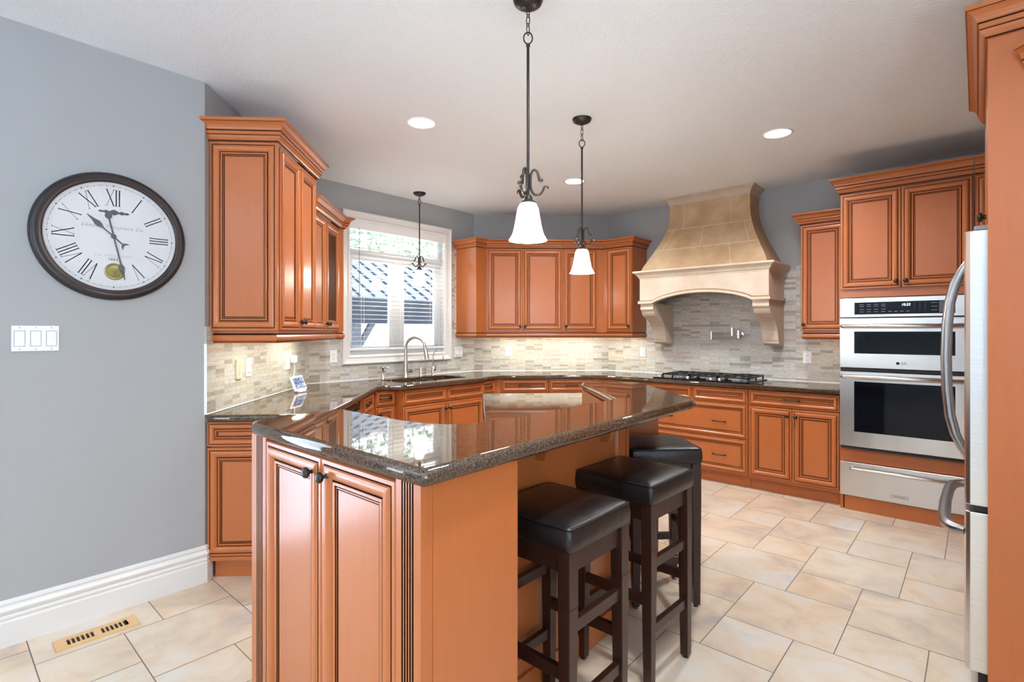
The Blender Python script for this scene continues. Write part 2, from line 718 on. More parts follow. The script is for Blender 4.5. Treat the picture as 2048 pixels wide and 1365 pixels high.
def text_part(body, size, M, mat, parent, name, shear=0., align='CENTER', extrude=.0003, space=1.0, sx=1.0):
    cu = bpy.data.curves.new(name, 'FONT')
    cu.body = body
    cu.size = size
    cu.shear = shear
    cu.align_x = align
    cu.align_y = 'CENTER'
    cu.extrude = extrude
    cu.space_character = space
    tmp = bpy.data.objects.new(name, cu)
    COL.objects.link(tmp)
    me = bpy.data.meshes.new_from_object(tmp.evaluated_get(bpy.context.evaluated_depsgraph_get()))
    bpy.data.objects.remove(tmp)
    bpy.data.curves.remove(cu)
    me.materials.clear()
    me.materials.append(mat)
    # text lies in xy; stand it up in xz facing -y
    R = Matrix(((sx, 0, 0, 0), (0, 0, -1, 0), (0, 1, 0, 0), (0, 0, 0, 1)))
    me.transform(M @ R)
    o = bpy.data.objects.new(name, me)
    COL.objects.link(o)
    o.parent = parent
    return o


def T(*p):
    return Matrix.Translation(Vector(p))


# ================================================================== the room shell
TH = .14
# floor: a large/small square tile pattern laid as real tiles with grout between them
L_, S_ = .456, .302
mb = MB()
mb.box(-4.55, 3.1, .9, 5.5, -.06, -.0012, 1)
mb.box(-3.24, 3.1, -4.65, .9, -.06, -.0012, 1)
rnds = [0] * 12
g = .0021
for mI in range(-16, 22):
    for nI in range(-22, 18):
        bx = -.914 + mI * L_ - nI * S_
        by = 2.567 + mI * S_ + nI * L_
        for (x0, y0, sz) in ((bx, by, L_), (bx + L_, by, S_)):
            x1, y1 = x0 + sz, y0 + sz
            if x1 < -4.5 or x0 > 3.05 or y1 < -4.6 or y0 > 5.45:
                continue
            if y0 < .75 and x1 < -3.2:
                continue
            if y0 < .75:
                x0 = max(x0, -3.24)
            x0c, x1c, y0c, y1c = max(x0, -4.5), min(x1, 3.05), max(y0, -4.6), min(y1, 5.45)
            mb.add([(x0c + g, y0c + g, 0), (x1c - g, y0c + g, 0), (x1c - g, y1c - g, 0), (x0c + g, y1c - g, 0)], [(0, 1, 2, 3)], 0)
            rnds.append(random.random())
fl = structure(mb, 'floor', [FLOORMAT, FLOORGROUT])
at = fl.data.attributes.new('tile_rand', 'FLOAT', 'FACE')
at.data.foreach_set('value', rnds)

mb = MB()
mb.prism([(-3.3, -4.66), (3.13, -4.66), (3.13, 5.5), (-3.32, 5.5), (-4.53, 4.32), (-4.53, 2.17), (-3.3, .96)], CEIL, CEIL + .1)
structure(mb, 'ceiling', CEILMAT)

# left wall with the clock; beyond the frame to the left it has a tall patio opening
mb = MB()
mb.box(.17, 1.02, 0, TH, 0, CEIL)
mb.box(-1.02, .17, 0, TH, 2.46, CEIL)
mb.box(-4.7, -1.02, 0, TH, 0, CEIL)
structure(mb, 'wall_left', WALLGREY, 'clock')
mb = MB()
mb.box(.0, 1.7155, 0.002, TH, 0, CEIL)
structure(mb, 'wall_left_diagonal', WALLGREY, 'diag')
mb = MB()
WX0, WX1, WZ0, WZ1 = .395, 1.575, 1.14, 2.43
mb.box(-.06, WX0, 0, TH, 0, CEIL)
mb.box(WX1, 2.08, 0, TH, 0, CEIL)
mb.box(WX0, WX1, 0, TH, 0, WZ0)
mb.box(WX0, WX1, 0, TH, WZ1, CEIL)
structure(mb, 'wall_front', WALLGREY, 'sink')
mb = MB()
mb.box(-.06, 1.64, 0, TH, 0, CEIL)
structure(mb, 'wall_back_diagonal', WALLGREY, 'back')
mb = MB()
mb.box(-.06, 4.3, 0, TH, 0, CEIL)
structure(mb, 'wall_back', WALLGREY, 'oven')
mb = MB()
mb.box(.84, .96, 2.2, 5.36, 0, CEIL)
mb.box(.96, 3.1, 2.2, 2.32, 0, CEIL)
structure(mb, 'wall_right', WALLGREY)
mb = MB()
mb.box(3.0, 3.12, 0.0, 2.3, 0, CEIL)
mb.box(3.0, 3.12, -4.7, -3.2, 0, CEIL)
mb.box(3.0, 3.12, -3.2, 0, 0, .4)
mb.box(3.0, 3.12, -3.2, 0, 2.4, CEIL)
structure(mb, 'wall_dining_side', BOUNCEPAINT)
mb = MB()
mb.box(-3.2, -2.85, -4.62, -4.5, 0, CEIL)
mb.box(-2.05, 1.2, -4.62, -4.5, 0, CEIL)
mb.box(-2.85, -2.05, -4.62, -4.5, 2.4, CEIL)
mb.box(-2.85, -2.05, -4.62, -4.5, 0, .1)
mb.box(2.4, 3.1, -4.62, -4.5, 0, CEIL)
mb.box(1.2, 2.4, -4.62, -4.5, 0, .4)
mb.box(1.2, 2.4, -4.62, -4.5, 2.4, CEIL)
structure(mb, 'wall_rear', BOUNCEPAINT)

# patio door, and unseen dining windows added for brightness (outside the frame: they let the daylight in and show in reflections)


def plain_window(name, fr, x0, x1, z0, z1, y, bars, org):
    m_ = MB()
    f = .06
    m_.box(x0, x1, y - .03, y + .03, z0, z0 + f)
    m_.box(x0, x1, y - .03, y + .03, z1 - f, z1)
    for xb in [x0 + f / 2] + [x0 + (x1 - x0) * (i + 1) / (bars + 1) for i in range(bars)] + [x1 - f / 2]:
        m_.box(xb - f / 2, xb + f / 2, y - .028, y + .028, z0 + f, z1 - f)
    fo = structure(m_, name, WHITE, fr, org)
    m_ = MB()
    m_.box(x0 + f, x1 - f, y - .003, y + .003, z0 + f, z1 - f)
    m_.build('pane', GLASS, fo, None, org)


plain_window('window_2', 'clock', -1.02, .17, 0.0, 2.46, .08, 0, (-.42, .08, 0))
plain_window('added_window_3', 'world', 1.2, 2.4, .4, 2.4, -4.56, 0, (1.8, -4.56, .4))
plain_window('added_window_5', 'world', -2.85, -2.05, .1, 2.4, -4.56, 0, (-2.45, -4.56, .1))
plain_window('added_window_4', 'fridge', 3.6, 6.8, .4, 2.4, 3.06, 2, (5.2, 3.06, .4))

# baseboards
BASE = [(0, 0), (.018, 0), (.018, .105), (.014, .112), (.014, .118), (.018, .122), (.018, .128), (.012, .136), (.020, .150), (.022, .158), (.012, .172), (.010, .178), (.014, .184), (.012, .192), (.004, .2), (0, .2)]
mb = MB()
mb.sweep([to_world('clock', .17, 0), to_world('clock', 1.02, 0), to_world('diag', .052, 0)], BASE)
structure(mb, 'baseboard_left', CREAM)
mb = MB()
mb.sweep([(-3.165, -4.5), (-3.165, -1.02)], BASE)
structure(mb, 'baseboard_rear', CREAM)

# backsplash tile
mb = MB()
mb.box(.0, 1.7155, -.009, 0.0015, .914, 1.40)
structure(mb, 'wall_tile_left_diagonal', SPLASH, 'diag', (0, 0, .914))
mb = MB()
mb.box(.004, .318, -.009, -.0005, .914, 1.40)
mb.box(.318, 1.652, -.009, -.0005, .914, 1.06)
mb.box(1.652, 2.013, -.009, -.0005, .914, 2.30)
structure(mb, 'wall_tile_front', SPLASH, 'sink', (0, 0, .914))
mb = MB()
mb.box(-.004, .0005, -.012, .0015, .9145, 1.304)
structure(mb, 'trim_1', WHITE, 'diag', (0, 0, .914))
mb = MB()
mb.box(.004, 1.58, -.009, -.0005, .914, 1.40)
structure(mb, 'wall_tile_back_diagonal', SPLASH, 'back', (0, 0, .914))
mb = MB()
mb.box(.004, 2.456, -.009, -.0005, .914, 1.978)
structure(mb, 'wall_tile_back', SPLASH, 'oven', (0, 0, .914))

# ------------------------------------------------------------------ kitchen window
CAS = [(0, 0), (0, .012), (.010, .016), (.016, .011), (.024, .011), (.050, .018), (.056, .026), (.066, .030), (.076, .026), (.078, 0)]
mb = MB()
rings = []
x0, x1, z0, z1 = WX0, WX1, WZ0, WZ1
for ins, out in CAS:
    rings.append([(x0 - ins, -out, z0 - ins), (x1 + ins, -out, z0 - ins), (x1 + ins, -out, z1 + ins), (x0 - ins, -out, z1 + ins)])
vs = [p for r in rings for p in r]
fs = []
for i in range(len(rings) - 1):
    for j in range(4):
        fs.append((4 * i + 4 + j, 4 * i + 4 + (j + 1) % 4, 4 * i + (j + 1) % 4, 4 * i + j))
mb.add(vs, fs)
worg = (.985, 0, WZ0)
win = structure(mb, 'window_1', CREAM, 'sink', worg)
mb = MB()
mb.box(x0, x0 + .012, 0, TH, z0, z1)
mb.box(x1 - .012, x1, 0, TH, z0, z1)
mb.box(x0 + .012, x1 - .012, 0, TH, z0, z0 + .012)
mb.box(x0 + .012, x1 - .012, 0, TH, z1 - .012, z1)
mb.build('jamb', WHITE, win, None, worg)
mb = MB()
ya, yb = .075, .125
xi0, xi1, zi0, zi1 = x0 + .012, x1 - .012, z0 + .012, z1 - .012
mb.box(xi0, xi0 + .03, ya, yb, zi0, zi1)
mb.box(xi1 - .03, xi1, ya, yb, zi0, zi1)
mb.box(xi0 + .03, xi1 - .03, ya, yb, zi0, zi0 + .03)
mb.box(xi0 + .03, xi1 - .03, ya, yb, zi1 - .02, zi1)
mb.box(xi0 + .03, xi1 - .03, ya, yb, 2.105, 2.165)
mb.box(.945, 1.045, ya, yb, zi0 + .03, 2.105)
mb.build('window_frame', WHITE, win, None, worg)
for (a, b) in ((xi0 + .03, .945), (1.045, xi1 - .03)):
    mb = MB()
    f = .042
    zb, zt = zi0 + .03, 2.105
    mb.box(a, a + f, ya + .01, yb - .01, zb, zt)
    mb.box(b - f, b, ya + .01, yb - .01, zb, zt)
    mb.box(a + f, b - f, ya + .01, yb - .01, zb, zb + f)
    mb.box(a + f, b - f, ya + .01, yb - .01, zt - f, zt)
    so = mb.build('sash', WHITE, win, None, worg)
    mb = MB()
    mb.box(a + f, b - f, .098, .102, zb + f, zt - f)
    mb.build('pane', GLASS, so, None, worg)
mb = MB()
mb.box(xi0 + .03, xi1 - .03, .098, .102, 2.165, zi1 - .02)
mb.build('pane', GLASS, win, None, worg)

# horizontal blind
bl = Thing('window_blind', 'sink', (.985, .03, 1.2), 'white horizontal slat blind hanging lowered in the kitchen window above the sink', 'blind')
mb = MB()
mb.box(x0 + .014, x1 - .014, -.002, .06, 2.345, 2.416)
bl.part(mb, 'headrail', WHITE)
mb = MB()
zs = 1.238
while zs < 2.34:
    mb.box(x0 + .016, x1 - .016, .004, .054, zs - .0014, zs + .0014)
    zs += .0425
bl.part(mb, 'slats', WHITE)
mb = MB()
mb.box(x0 + .016, x1 - .016, .006, .052, 1.192, 1.212)
bl.part(mb, 'bottom_rail', WHITE, bevel=.003)
mb = MB()
for xa in (.56, .985, 1.41):
    for yy in (.005, .053):
        mb.box(xa - .0012, xa + .0012, yy - .0008, yy + .0008, 1.2, 2.35)
bl.part(mb, 'ladder_cord', WHITE)
mb = MB()
mb.tube([(.502, -.006, 2.36), (.502, -.006, 1.62)], .003, 6)
bl.part(mb, 'tilt_wand', GREYPLASTIC)

# ================================================================== outside the kitchen window
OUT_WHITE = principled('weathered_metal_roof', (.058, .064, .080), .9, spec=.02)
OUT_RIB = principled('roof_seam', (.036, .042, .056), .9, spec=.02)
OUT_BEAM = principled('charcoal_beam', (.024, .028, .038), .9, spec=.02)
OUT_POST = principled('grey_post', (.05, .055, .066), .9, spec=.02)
OUT_FENCE = principled('pale_fence_board', (.60, .58, .54), .7)
LEAF = principled('leaf_green', (.075, .115, .075), .6)
BARK = principled('bark', (.10, .07, .05), .8)
LAWN = principled('pale_dry_lawn', (.46, .47, .38), .9)
PATIO = principled('pale_patio', (.58, .60, .70), .8)
mb = MB()
mb.box(-40, -4.7, -30, 40, -.75, -.6)
tag(mb.build('lawn', LAWN), 'pale lawn outside beyond the kitchen window', 'lawn', kind='structure')
mb = MB()
mb.box(-9, -3.32, -6, .9, -.6, -.05)
mb.build('trim_patio', PATIO)['kind'] = 'structure'
mb = MB()
mb.box(-14, 20, -30, -4.75, -.6, -.12)
mb.build('trim_terrace', PATIO)['kind'] = 'structure'
mb = MB()
mb.box(3.2, 20, -4.7, 12, -.6, -.12)
mb.build('trim_side_yard', PATIO)['kind'] = 'structure'
gz = Thing('gazebo', 'world', (-9.2, 6.2, -.6), 'garden gazebo with ribbed grey metal roof seen through the window blind', 'gazebo')
mb = MB()
e0, e1, r0 = (-8.0, 1.95), (-9.8, 2.95), None
mb.prism([(e0[0], e0[1]), (e0[0], e0[1] + .04), (e1[0], e1[1] + .04), (e1[0], e1[1])], 3.9, 8.2, axis='y')
mb.v = [v for v in mb.v]
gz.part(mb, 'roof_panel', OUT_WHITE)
mb = MB()
y_ = 4.1
while y_ < 8.2:
    mb.prism([(e0[0], e0[1] + .038), (e0[0], e0[1] + .08), (e1[0], e1[1] + .08), (e1[0], e1[1] + .038)], y_, y_ + .022, axis='y')
    y_ += .3
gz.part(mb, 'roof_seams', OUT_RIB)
mb = MB()
mb.box(-8.08, -8.0, 3.95, 8.15, 1.52, 1.95)
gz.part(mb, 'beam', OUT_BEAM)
for yy in (4.98, 7.9):
    mb = MB()
    mb.box(-8.13, -8.01, yy - .07, yy + .07, -.6, 1.52)
    gz.part(mb, 'post', OUT_POST)
mb = MB()
mb.add([(-8.11, 5.03, 1.02), (-8.03, 5.03, 1.02), (-8.03, 5.03, 1.16), (-8.11, 5.03, 1.16), (-8.11, 5.36, 1.52), (-8.03, 5.36, 1.52), (-8.03, 5.24, 1.52), (-8.11, 5.24, 1.52)],
       [(0, 1, 5, 4), (1, 2, 6, 5), (2, 3, 7, 6), (3, 0, 4, 7), (0, 3, 2, 1), (4, 5, 6, 7)])
gz.part(mb, 'brace', OUT_POST)
mb = MB()
yy = 2.0
while yy < 16:
    mb.box(-13.03, -13.0, yy, yy + .14, -.6, 1.6)
    yy += .15
mb.box(-13.07, -13.03, 2, 16, .9, .99)
mb.box(-13.07, -13.03, 2, 16, -.2, -.1)
solo(mb, 'fence', OUT_FENCE, 'world', (-13, 9, -.6), 'pale board fence far outside behind the gazebo', 'fence')


def tree(x, y, h, r, n, label):
    t = Thing('garden_tree', 'world', (x, y, -.6), label, 'tree', None)
    m_ = MB()
    m_.tube([(x, y, -.6), (x + .1, y, h * .3), (x - .05, y + .1, h * .6)], [.16, .12, .06], 8)
    t.part(m_, 'trunk', BARK)
    m_ = MB()
    for _ in range(n):
        d = Vector((random.gauss(0, 1), random.gauss(0, 1), random.gauss(0, .8))).normalized() * r * random.random() ** .4
        c = Vector((x, y, h * .68)) + d
        a, b = Vector((random.gauss(0, 1), random.gauss(0, 1), random.gauss(0, 1))).normalized(), Vector((random.gauss(0, 1), random.gauss(0, 1), random.gauss(0, 1))).normalized()
        s_ = random.uniform(.10, .2)
        m_.add([c - a * s_, c + b * s_ * .5, c + a * s_, c - b * s_ * .5], [(0, 1, 2, 3)])
    t.part(m_, 'foliage', LEAF)


tree(-17, 11.0, 7.6, 2.1, 620, 'leafy green tree outside showing in the middle of the transom pane')
tree(-19, 14.8, 7.2, 1.8, 450, 'leafy green tree outside showing at the right of the transom pane')

# ================================================================== cabinetry helpers
CROWN = [(0, 0, 0), (.008, 0, 0), (.008, .006, 1), (.012, .010, 0), (.018, .020, 0), (.022, .030, 0), (.022, .034, 1), (.026, .036, 0), (.026, .052, 0), (.028, .052, 1), (.028, .057, 1),
         (.032, .060, 0), (.034, .068, 0), (.040, .080, 0), (.050, .090, 0), (.058, .095, 0), (.060, .097, 1), (.063, .100, 0), (.063, .114, 0), (0, .114, 0)]
CROWN_S = [(o, z * .80, *m_) for o, z, *m_ in CROWN]
RAIL = [(-.018, 0, 0), (.002, 0, 0), (.004, .006, 0), (.004, .010, 1), (.010, .014, 0), (.014, .024, 0), (.014, .036, 0), (.010, .046, 0), (.004, .052, 1), (.0, .056, 1), (0, .070, 0), (-.018, .070, 0), (-.018, 0, 0)]


def knob(t, x, y, z, parent, M=None):
    m_ = MB(M)
    m_.lathe([(0, 0), (.009, 0), (.010, .003), (.007, .007), (.005, .012), (.006, .016), (.012, .020), (.0155, .024), (.0165, .028), (.015, .033), (.010, .0365), (.004, .038), (0, .038)], (x, y, z), 'y', 14)
    return t.part(m_, 'knob', BRONZE, parent)


def pull(t, x, y, z, parent, L=.112):
    m_ = MB()
    h = L / 2
    m_.tube([(x - h, y, z), (x - h, y - .02, z), (x - h + .008, y - .028, z), (x - h * .5, y - .031, z), (x, y - .032, z), (x + h * .5, y - .031, z), (x + h - .008, y - .028, z), (x + h, y - .02, z), (x + h, y, z)],
            [.006, .0055, .0055, .005, .0048, .005, .0055, .0055, .006], 8)
    return t.part(m_, 'pull_handle', BRONZE, parent)


def door(t, x0, x1, z0, z1, y, kx=None, kz=None, k=1., name='door', M=None, prof=None):
    m_ = MB(M)
    m_.front(x0, x1, z0, z1, y, k, prof)
    d = t.part(m_, name, WG)
    if kx is not None:
        knob(t, kx, y - .018, kz, d, M)
    return d


def drawer(t, x0, x1, z0, z1, y, pulls=(), k=.75, pz=None):
    m_ = MB()
    m_.front(x0, x1, z0, z1, y, k)
    d = t.part(m_, 'drawer', WG)
    for p in pulls:
        pull(t, p, y - .010, pz if pz is not None else (z0 + z1) / 2, d)
    return d


UB = 1.375   # bottom of the wall cabinets
# ------------------------------------------------------------------ left wall cabinets
t = Thing('wall_cabinet', 'diag', (.4, 0, UB), 'tall honey maple wall cabinet left of the window with a framed end panel', 'cabinet')
mb = MB()
mb.box(.062, .752, 0, -.350, UB, 2.432)
t.part(mb, 'carcass', WG)
Mend = Matrix(((0, 1, 0, .062), (-1, 0, 0, 0), (0, 0, 1, 0), (0, 0, 0, 1)))  # local front facing -x at x=.062
door(t, .002, .372, UB, 2.432, 0, name='end_panel', M=Mend)
door(t, .105, .425, UB + .004, 2.424, -.350, .40, 1.432)
door(t, .429, .750, UB + .004, 2.424, -.350, .454, 1.432)
mb = MB()
mb.sweep([(.044, .036), (.044, -.374), (.752, -.374), (.752, 0)], CROWN, 2.432)
t.part(mb, 'crown_molding', WG)
mb = MB()
mb.sweep([(.075, 0), (.075, -.350), (.735, -.350), (.735, -.31)], RAIL, UB - .070)
t.part(mb, 'light_rail', WG)

t = Thing('wall_cabinet', 'diag', (1.1, 0, UB), 'lower two-door maple wall cabinet between the tall cabinet and the window', 'cabinet')
mb = MB()
c = (1.482, -.322)
c2 = (c[0] + .045 * q, c[1] - .045 * q)
mb.prism([(.753, -.001), (.753, -.322), c, c2, (c2[0] + .36 * q, c2[1] + .36 * q), (1.66, -.001)], UB, 2.235)
t.part(mb, 'carcass', WG)
door(t, .756, 1.105, UB + .004, 2.228, -.312, 1.082, 1.432)
door(t, 1.109, 1.475, UB + .004, 2.228, -.312, 1.132, 1.432)
mb = MB()
mb.sweep([(.753, -.337), (c[0] - .006, -.337), (c2[0] - .004, c2[1] - .012), (c2[0] + .3 * q, c2[1] + .3 * q)], CROWN_S, 2.235)
t.part(mb, 'crown_molding', WG)
mb = MB()
mb.sweep([(.737, -.312), (c[0] - .02, -.312), (c2[0] - .012, c2[1] + .004), (c2[0] + .2 * q, c2[1] + .2 * q)], RAIL, UB - .070)
t.part(mb, 'light_rail', WG)

# ------------------------------------------------------------------ back wall cabinets (run round two corners)
UD = .326
DT = 2.29


def back_to_local(fr, wx, wy):
    p = fmat(fr).inverted() @ Vector((wx, wy, 0))
    return (p.x, p.y)


t = Thing('wall_cabinet', 'back', (.5, 0, UB), 'two-door maple wall cabinet on the back wall, nearest the window', 'cabinet')
pA = back_to_local('back', -4.376, 3.965)
pB = back_to_local('back', -4.052, 3.965)
xi = pB[0] + (-UD - pB[1]) * -1
pC = (pB[0] + (abs(pB[1]) - UD) * 0 + 0.069, -UD)
# the stile runs along the window wall direction from pB to the door plane
dirY = (q, q)
s_ = (-UD - pB[1]) / dirY[1]
pC = (pB[0] + dirY[0] * s_, -UD)
mb = MB()
mb.prism([pA, pB, pC, (.986, -UD), (.986, -.001), (.01, -.001)], UB, DT)
t.part(mb, 'carcass', WG)
door(t, pC[0] + .012, .538, UB + .004, DT - .006, -UD, .513, 1.432)
door(t, .542, .984, UB + .004, DT - .006, -UD, .567, 1.432)
mb = MB()
mb.sweep([pA, pB, (pC[0], pC[1] - .015), (.986, -UD - .015)], CROWN_S, DT)
t.part(mb, 'crown_molding', WG)
mb = MB()
mb.sweep([pA, (pB[0], pB[1]), pC, (.986, -UD)], RAIL, UB - .070)
t.part(mb, 'light_rail', WG)

xC = 1.584 - UD * math.tan(PI / 8)
t = Thing('wall_cabinet', 'back', (1.2, 0, UB), 'narrow single-door maple wall cabinet right of the two-door one on the back wall', 'cabinet')
mb = MB()
mb.prism([(.988, -.001), (.988, -UD), (xC, -UD), (1.583, -.001)], UB, DT)
t.part(mb, 'carcass', WG)
door(t, .992, 1.372, UB + .004, DT - .006, -UD, 1.020, 1.432)
xCc = 1.584 - (UD + .015) * math.tan(PI / 8)
mb = MB()
mb.sweep([(.988, -UD - .015), (xCc, -UD - .015)], CROWN_S, DT)
t.part(mb, 'crown_molding', WG)
mb = MB()
mb.sweep([(.988, -UD), (xC, -UD)], RAIL, UB - .070)
t.part(mb, 'light_rail', WG)

xo = UD * math.tan(PI / 8)
t = Thing('wall_cabinet', 'oven', (.3, 0, UB), 'slim maple wall cabinet beside the range hood, left of it', 'cabinet')
mb = MB()
mb.prism([(.001, -.001), (xo, -UD), (.492, -UD), (.492, -.001)], UB, DT)
t.part(mb, 'carcass', WG)
door(t, .180, .488, UB + .004, DT - .006, -UD, .464, 1.432)
mb = MB()
mb.sweep([((UD + .015) * math.tan(PI / 8), -UD - .015), (.492, -UD - .015), (.492, -.0)], CROWN_S, DT)
t.part(mb, 'crown_molding', WG)
mb = MB()
mb.sweep([(xo, -UD), (.485, -UD), (.485, -.012)], RAIL, UB - .070)
t.part(mb, 'light_rail', WG)

t = Thing('wall_cabinet', 'oven', (2.28, 0, UB), 'slim maple wall cabinet right of the range hood, against the oven tower', 'cabinet')
mb = MB()
mb.box(2.112, 2.452, -.001, -UD, UB, DT)
t.part(mb, 'carcass', WG)
door(t, 2.116, 2.448, UB + .004, DT - .006, -UD, 2.142, 1.432)
mb = MB()
mb.sweep([(2.112, 0), (2.112, -UD - .015), (2.452, -UD - .015)], CROWN_S, DT)
t.part(mb, 'crown_molding', WG)
mb = MB()
mb.sweep([(2.130, -.012), (2.130, -UD + .005), (2.452, -UD + .005)], RAIL, UB - .070)
t.part(mb, 'light_rail', WG)

# under-cabinet strip lights


def strip(fr, x0, x1, y, label, power):
    t_ = Thing('under_cabinet_light', fr, ((x0 + x1) / 2, y, UB - .02), label, 'light', 'strip lights under the wall cabinets')
    m_ = MB()
    m_.box(x0, x1, y - .03, y + .03, UB - .014, UB - .001)
    t_.part(m_, 'housing', PLASTIC)
    m_ = MB()
    m_.box(x0 + .01, x1 - .01, y - .022, y + .022, UB - .018, UB - .014)
    t_.part(m_, 'lens', STRIPGLOW)
    M = fmat(fr) @ T((x0 + x1) / 2, y, UB - .024)
    lo = area_lamp('under_cabinet_lamp', (0, 0, 0), x1 - x0, power, (.98, 1, .84), size_y=.05)
    lo.matrix_world = M


strip('diag', .12, .70, -.265, 'lit strip light under the tall left wall cabinet', UNDER_POWER * 1.1)
strip('diag', .82, 1.34, -.2, 'lit strip light under the lower two-door left wall cabinet', UNDER_POWER * .9)
strip('back', .20, .95, -.265, 'lit strip light under the two-door back wall cabinet', UNDER_POWER * 1.4)
strip('back', 1.02, 1.42, -.265, 'lit strip light under the narrow back wall cabinet', UNDER_POWER)
strip('oven', .17, .46, -.265, 'lit strip light under the slim cabinet left of the hood', UNDER_POWER * .6)
strip('oven', 2.15, 2.42, -.265, 'lit strip light under the slim cabinet right of the hood', UNDER_POWER * .16)

# ------------------------------------------------------------------ base cabinets
BD = .603          # carcass depth
BT = .872          # carcass top
TK = .105
DZ0, DZ1 = .738, .868


def toe(t, x0, x1, o=.547, z1=TK):
    m_ = MB()
    m_.box(x0, x1, -.02, -o, 0, z1)
    t.part(m_, 'toe_kick', WG)


def carcass(t, x0, x1, depth=BD):
    m_ = MB()
    m_.box(x0, x1, -.012, -depth, TK, BT)
    t.part(m_, 'carcass', WG)


# left run on the diagonal wall
t = Thing('base_cabinet', 'diag', (.2, 0, 0), 'maple base cabinet ending the left counter, framed end panel facing the room', 'cabinet')
mb = MB()
mb.box(.034, .408, -.02, -BD, TK, BT)
t.part(mb, 'carcass', WG)
M0 = Matrix(((0, 1, 0, .034), (-1, 0, 0, 0), (0, 0, 1, 0), (0, 0, 0, 1)))
door(t, .002, .618, .735, .872, 0, name='end_panel', M=M0, k=.75)
door(t, .002, .618, .128, .728, 0, name='end_panel', M=M0)
mb = MB()
mb.box(.014, .036, -.02, -.618, .105, .126)
t.part(mb, 'base_cap', WG)
door(t, .04, .404, TK + .02, DZ0 - .01, -BD, .375, .66)
drawer(t, .04, .404, DZ0, DZ1, -BD, (.22,))
mb = MB()
mb.box(.055, .408, -.03, -.547, 0, TK)
t.part(mb, 'toe_kick', WG)

t = Thing('dishwasher', 'diag', (.72, 0, 0), 'stainless dishwasher under the left counter, mostly hidden by the bar', 'dishwasher')
mb = MB()
mb.box(.412, 1.045, -.012, -.585, .08, BT)
t.part(mb, 'tub', BLACK)
mb = MB()
mb.box(.416, 1.041, -.586, -.625, .11, .80)
t.part(mb, 'door_panel', STEEL, bevel=.004)
mb = MB()
mb.box(.416, 1.041, -.586, -.60, .81, .862)
t.part(mb, 'control_strip', BLACKGLASS)
mb = MB()
mb.tube([(.50, -.625, .742), (.50, -.665, .742), (.53, -.672, .742), (.93, -.672, .742), (.96, -.665, .742), (.96, -.625, .742)], .013, 10)
t.part(mb, 'handle', STEEL)
toe(t, .412, 1.045)

t = Thing('base_cabinet', 'diag', (1.2, 0, 0), 'narrow maple drawer cabinet beside the dishwasher in the left corner', 'cabinet')
mb = MB()
xk = 1.7155 - BD * math.tan(PI / 8)
mb.prism([(1.048, -.012), (1.048, -BD), (xk, -BD), (1.70, -.012)], TK, BT)
t.part(mb, 'carcass', WG)
drawer(t, 1.08, xk - .045, DZ0, DZ1, -BD, (1.235,), .6)
door(t, 1.08, xk - .045, TK + .02, DZ0 - .01, -BD)
toe(t, 1.048, xk + .02)

# run under the window
xs = BD * math.tan(PI / 8)
t = Thing('base_cabinet', 'sink', (.36, 0, 0), 'narrow maple cabinet with small drawer, left of the sink cabinet', 'cabinet')
mb = MB()
mb.prism([(.02, -.012), (xs, -BD), (.475, -BD), (.475, -.012)], TK, BT)
t.part(mb, 'carcass', WG)
drawer(t, .272, .470, DZ0, DZ1, -BD, (.371,), .62)
door(t, .272, .470, TK + .02, DZ0 - .01, -BD, .30, .67, .9)
toe(t, xs - .02, .475)
SB = .672
t = Thing('base_cabinet', 'sink', (.98, 0, 0), 'bumped-out two-door maple sink cabinet below the window', 'cabinet')
mb = MB()
mb.prism([(.478, -.012), (.478, -BD - .01), (.492, -SB), (1.500, -SB), (1.506, -BD - .01), (1.506, -.012)], TK, .60)
mb.prism([(.478, -.585), (.478, -BD - .01), (.492, -SB), (1.500, -SB), (1.506, -BD - .01), (1.506, -.585)], .60, BT)
t.part(mb, 'carcass', WG)
drawer(t, .500, .990, DZ0 - .006, DZ1 - .012, -SB)
drawer(t, .996, 1.492, DZ0 - .006, DZ1 - .012, -SB)
door(t, .500, .990, TK + .02, DZ0 - .02, -SB, .963, .662)
door(t, .996, 1.492, TK + .02, DZ0 - .02, -SB, 1.023, .662)
toe(t, .478, 1.506, .60)
xs2 = 2.017 - xs
t = Thing('base_cabinet', 'sink', (1.65, 0, 0), 'narrow maple cabinet with small drawer, right of the sink cabinet', 'cabinet')
mb = MB()
mb.prism([(1.51, -.012), (1.51, -BD), (xs2, -BD), (2.0, -.012)], TK, BT)
t.part(mb, 'carcass', WG)
drawer(t, 1.515, 1.715, DZ0, DZ1, -BD, (1.615,), .62)
door(t, 1.515, 1.715, TK + .02, DZ0 - .01, -BD)
toe(t, 1.51, xs2 + .02)

# back diagonal run
for i, (xa, xb, lab) in enumerate(((xs, .792, 'maple drawer cabinet on the back wall, nearer the sink'), (.795, 1.584 - xs, 'maple drawer cabinet on the back wall, nearer the cooktop'))):
    t = Thing('base_cabinet', 'back', ((xa + xb) / 2, 0, 0), lab, 'cabinet')
    mb = MB()
    mb.prism([(.03 if i == 0 else xa, -.012), (xa, -BD), (xb, -BD), (xb if i == 0 else 1.55, -.012)], TK, BT)
    t.part(mb, 'carcass', WG)
    fa, fb = (xa + .045, xb - .004) if i == 0 else (xa + .004, xb - .05)
    drawer(t, fa, fb, DZ0, DZ1, -BD, ((fa + fb) / 2,))
    door(t, fa, (fa + fb) / 2 - .002, TK + .02, DZ0 - .01, -BD, (fa + fb) / 2 - .03, .66)
    door(t, (fa + fb) / 2 + .002, fb, TK + .02, DZ0 - .01, -BD, (fa + fb) / 2 + .03, .66)
    toe(t, xa - .02 * (i == 0), xb + .02 * (i == 1))

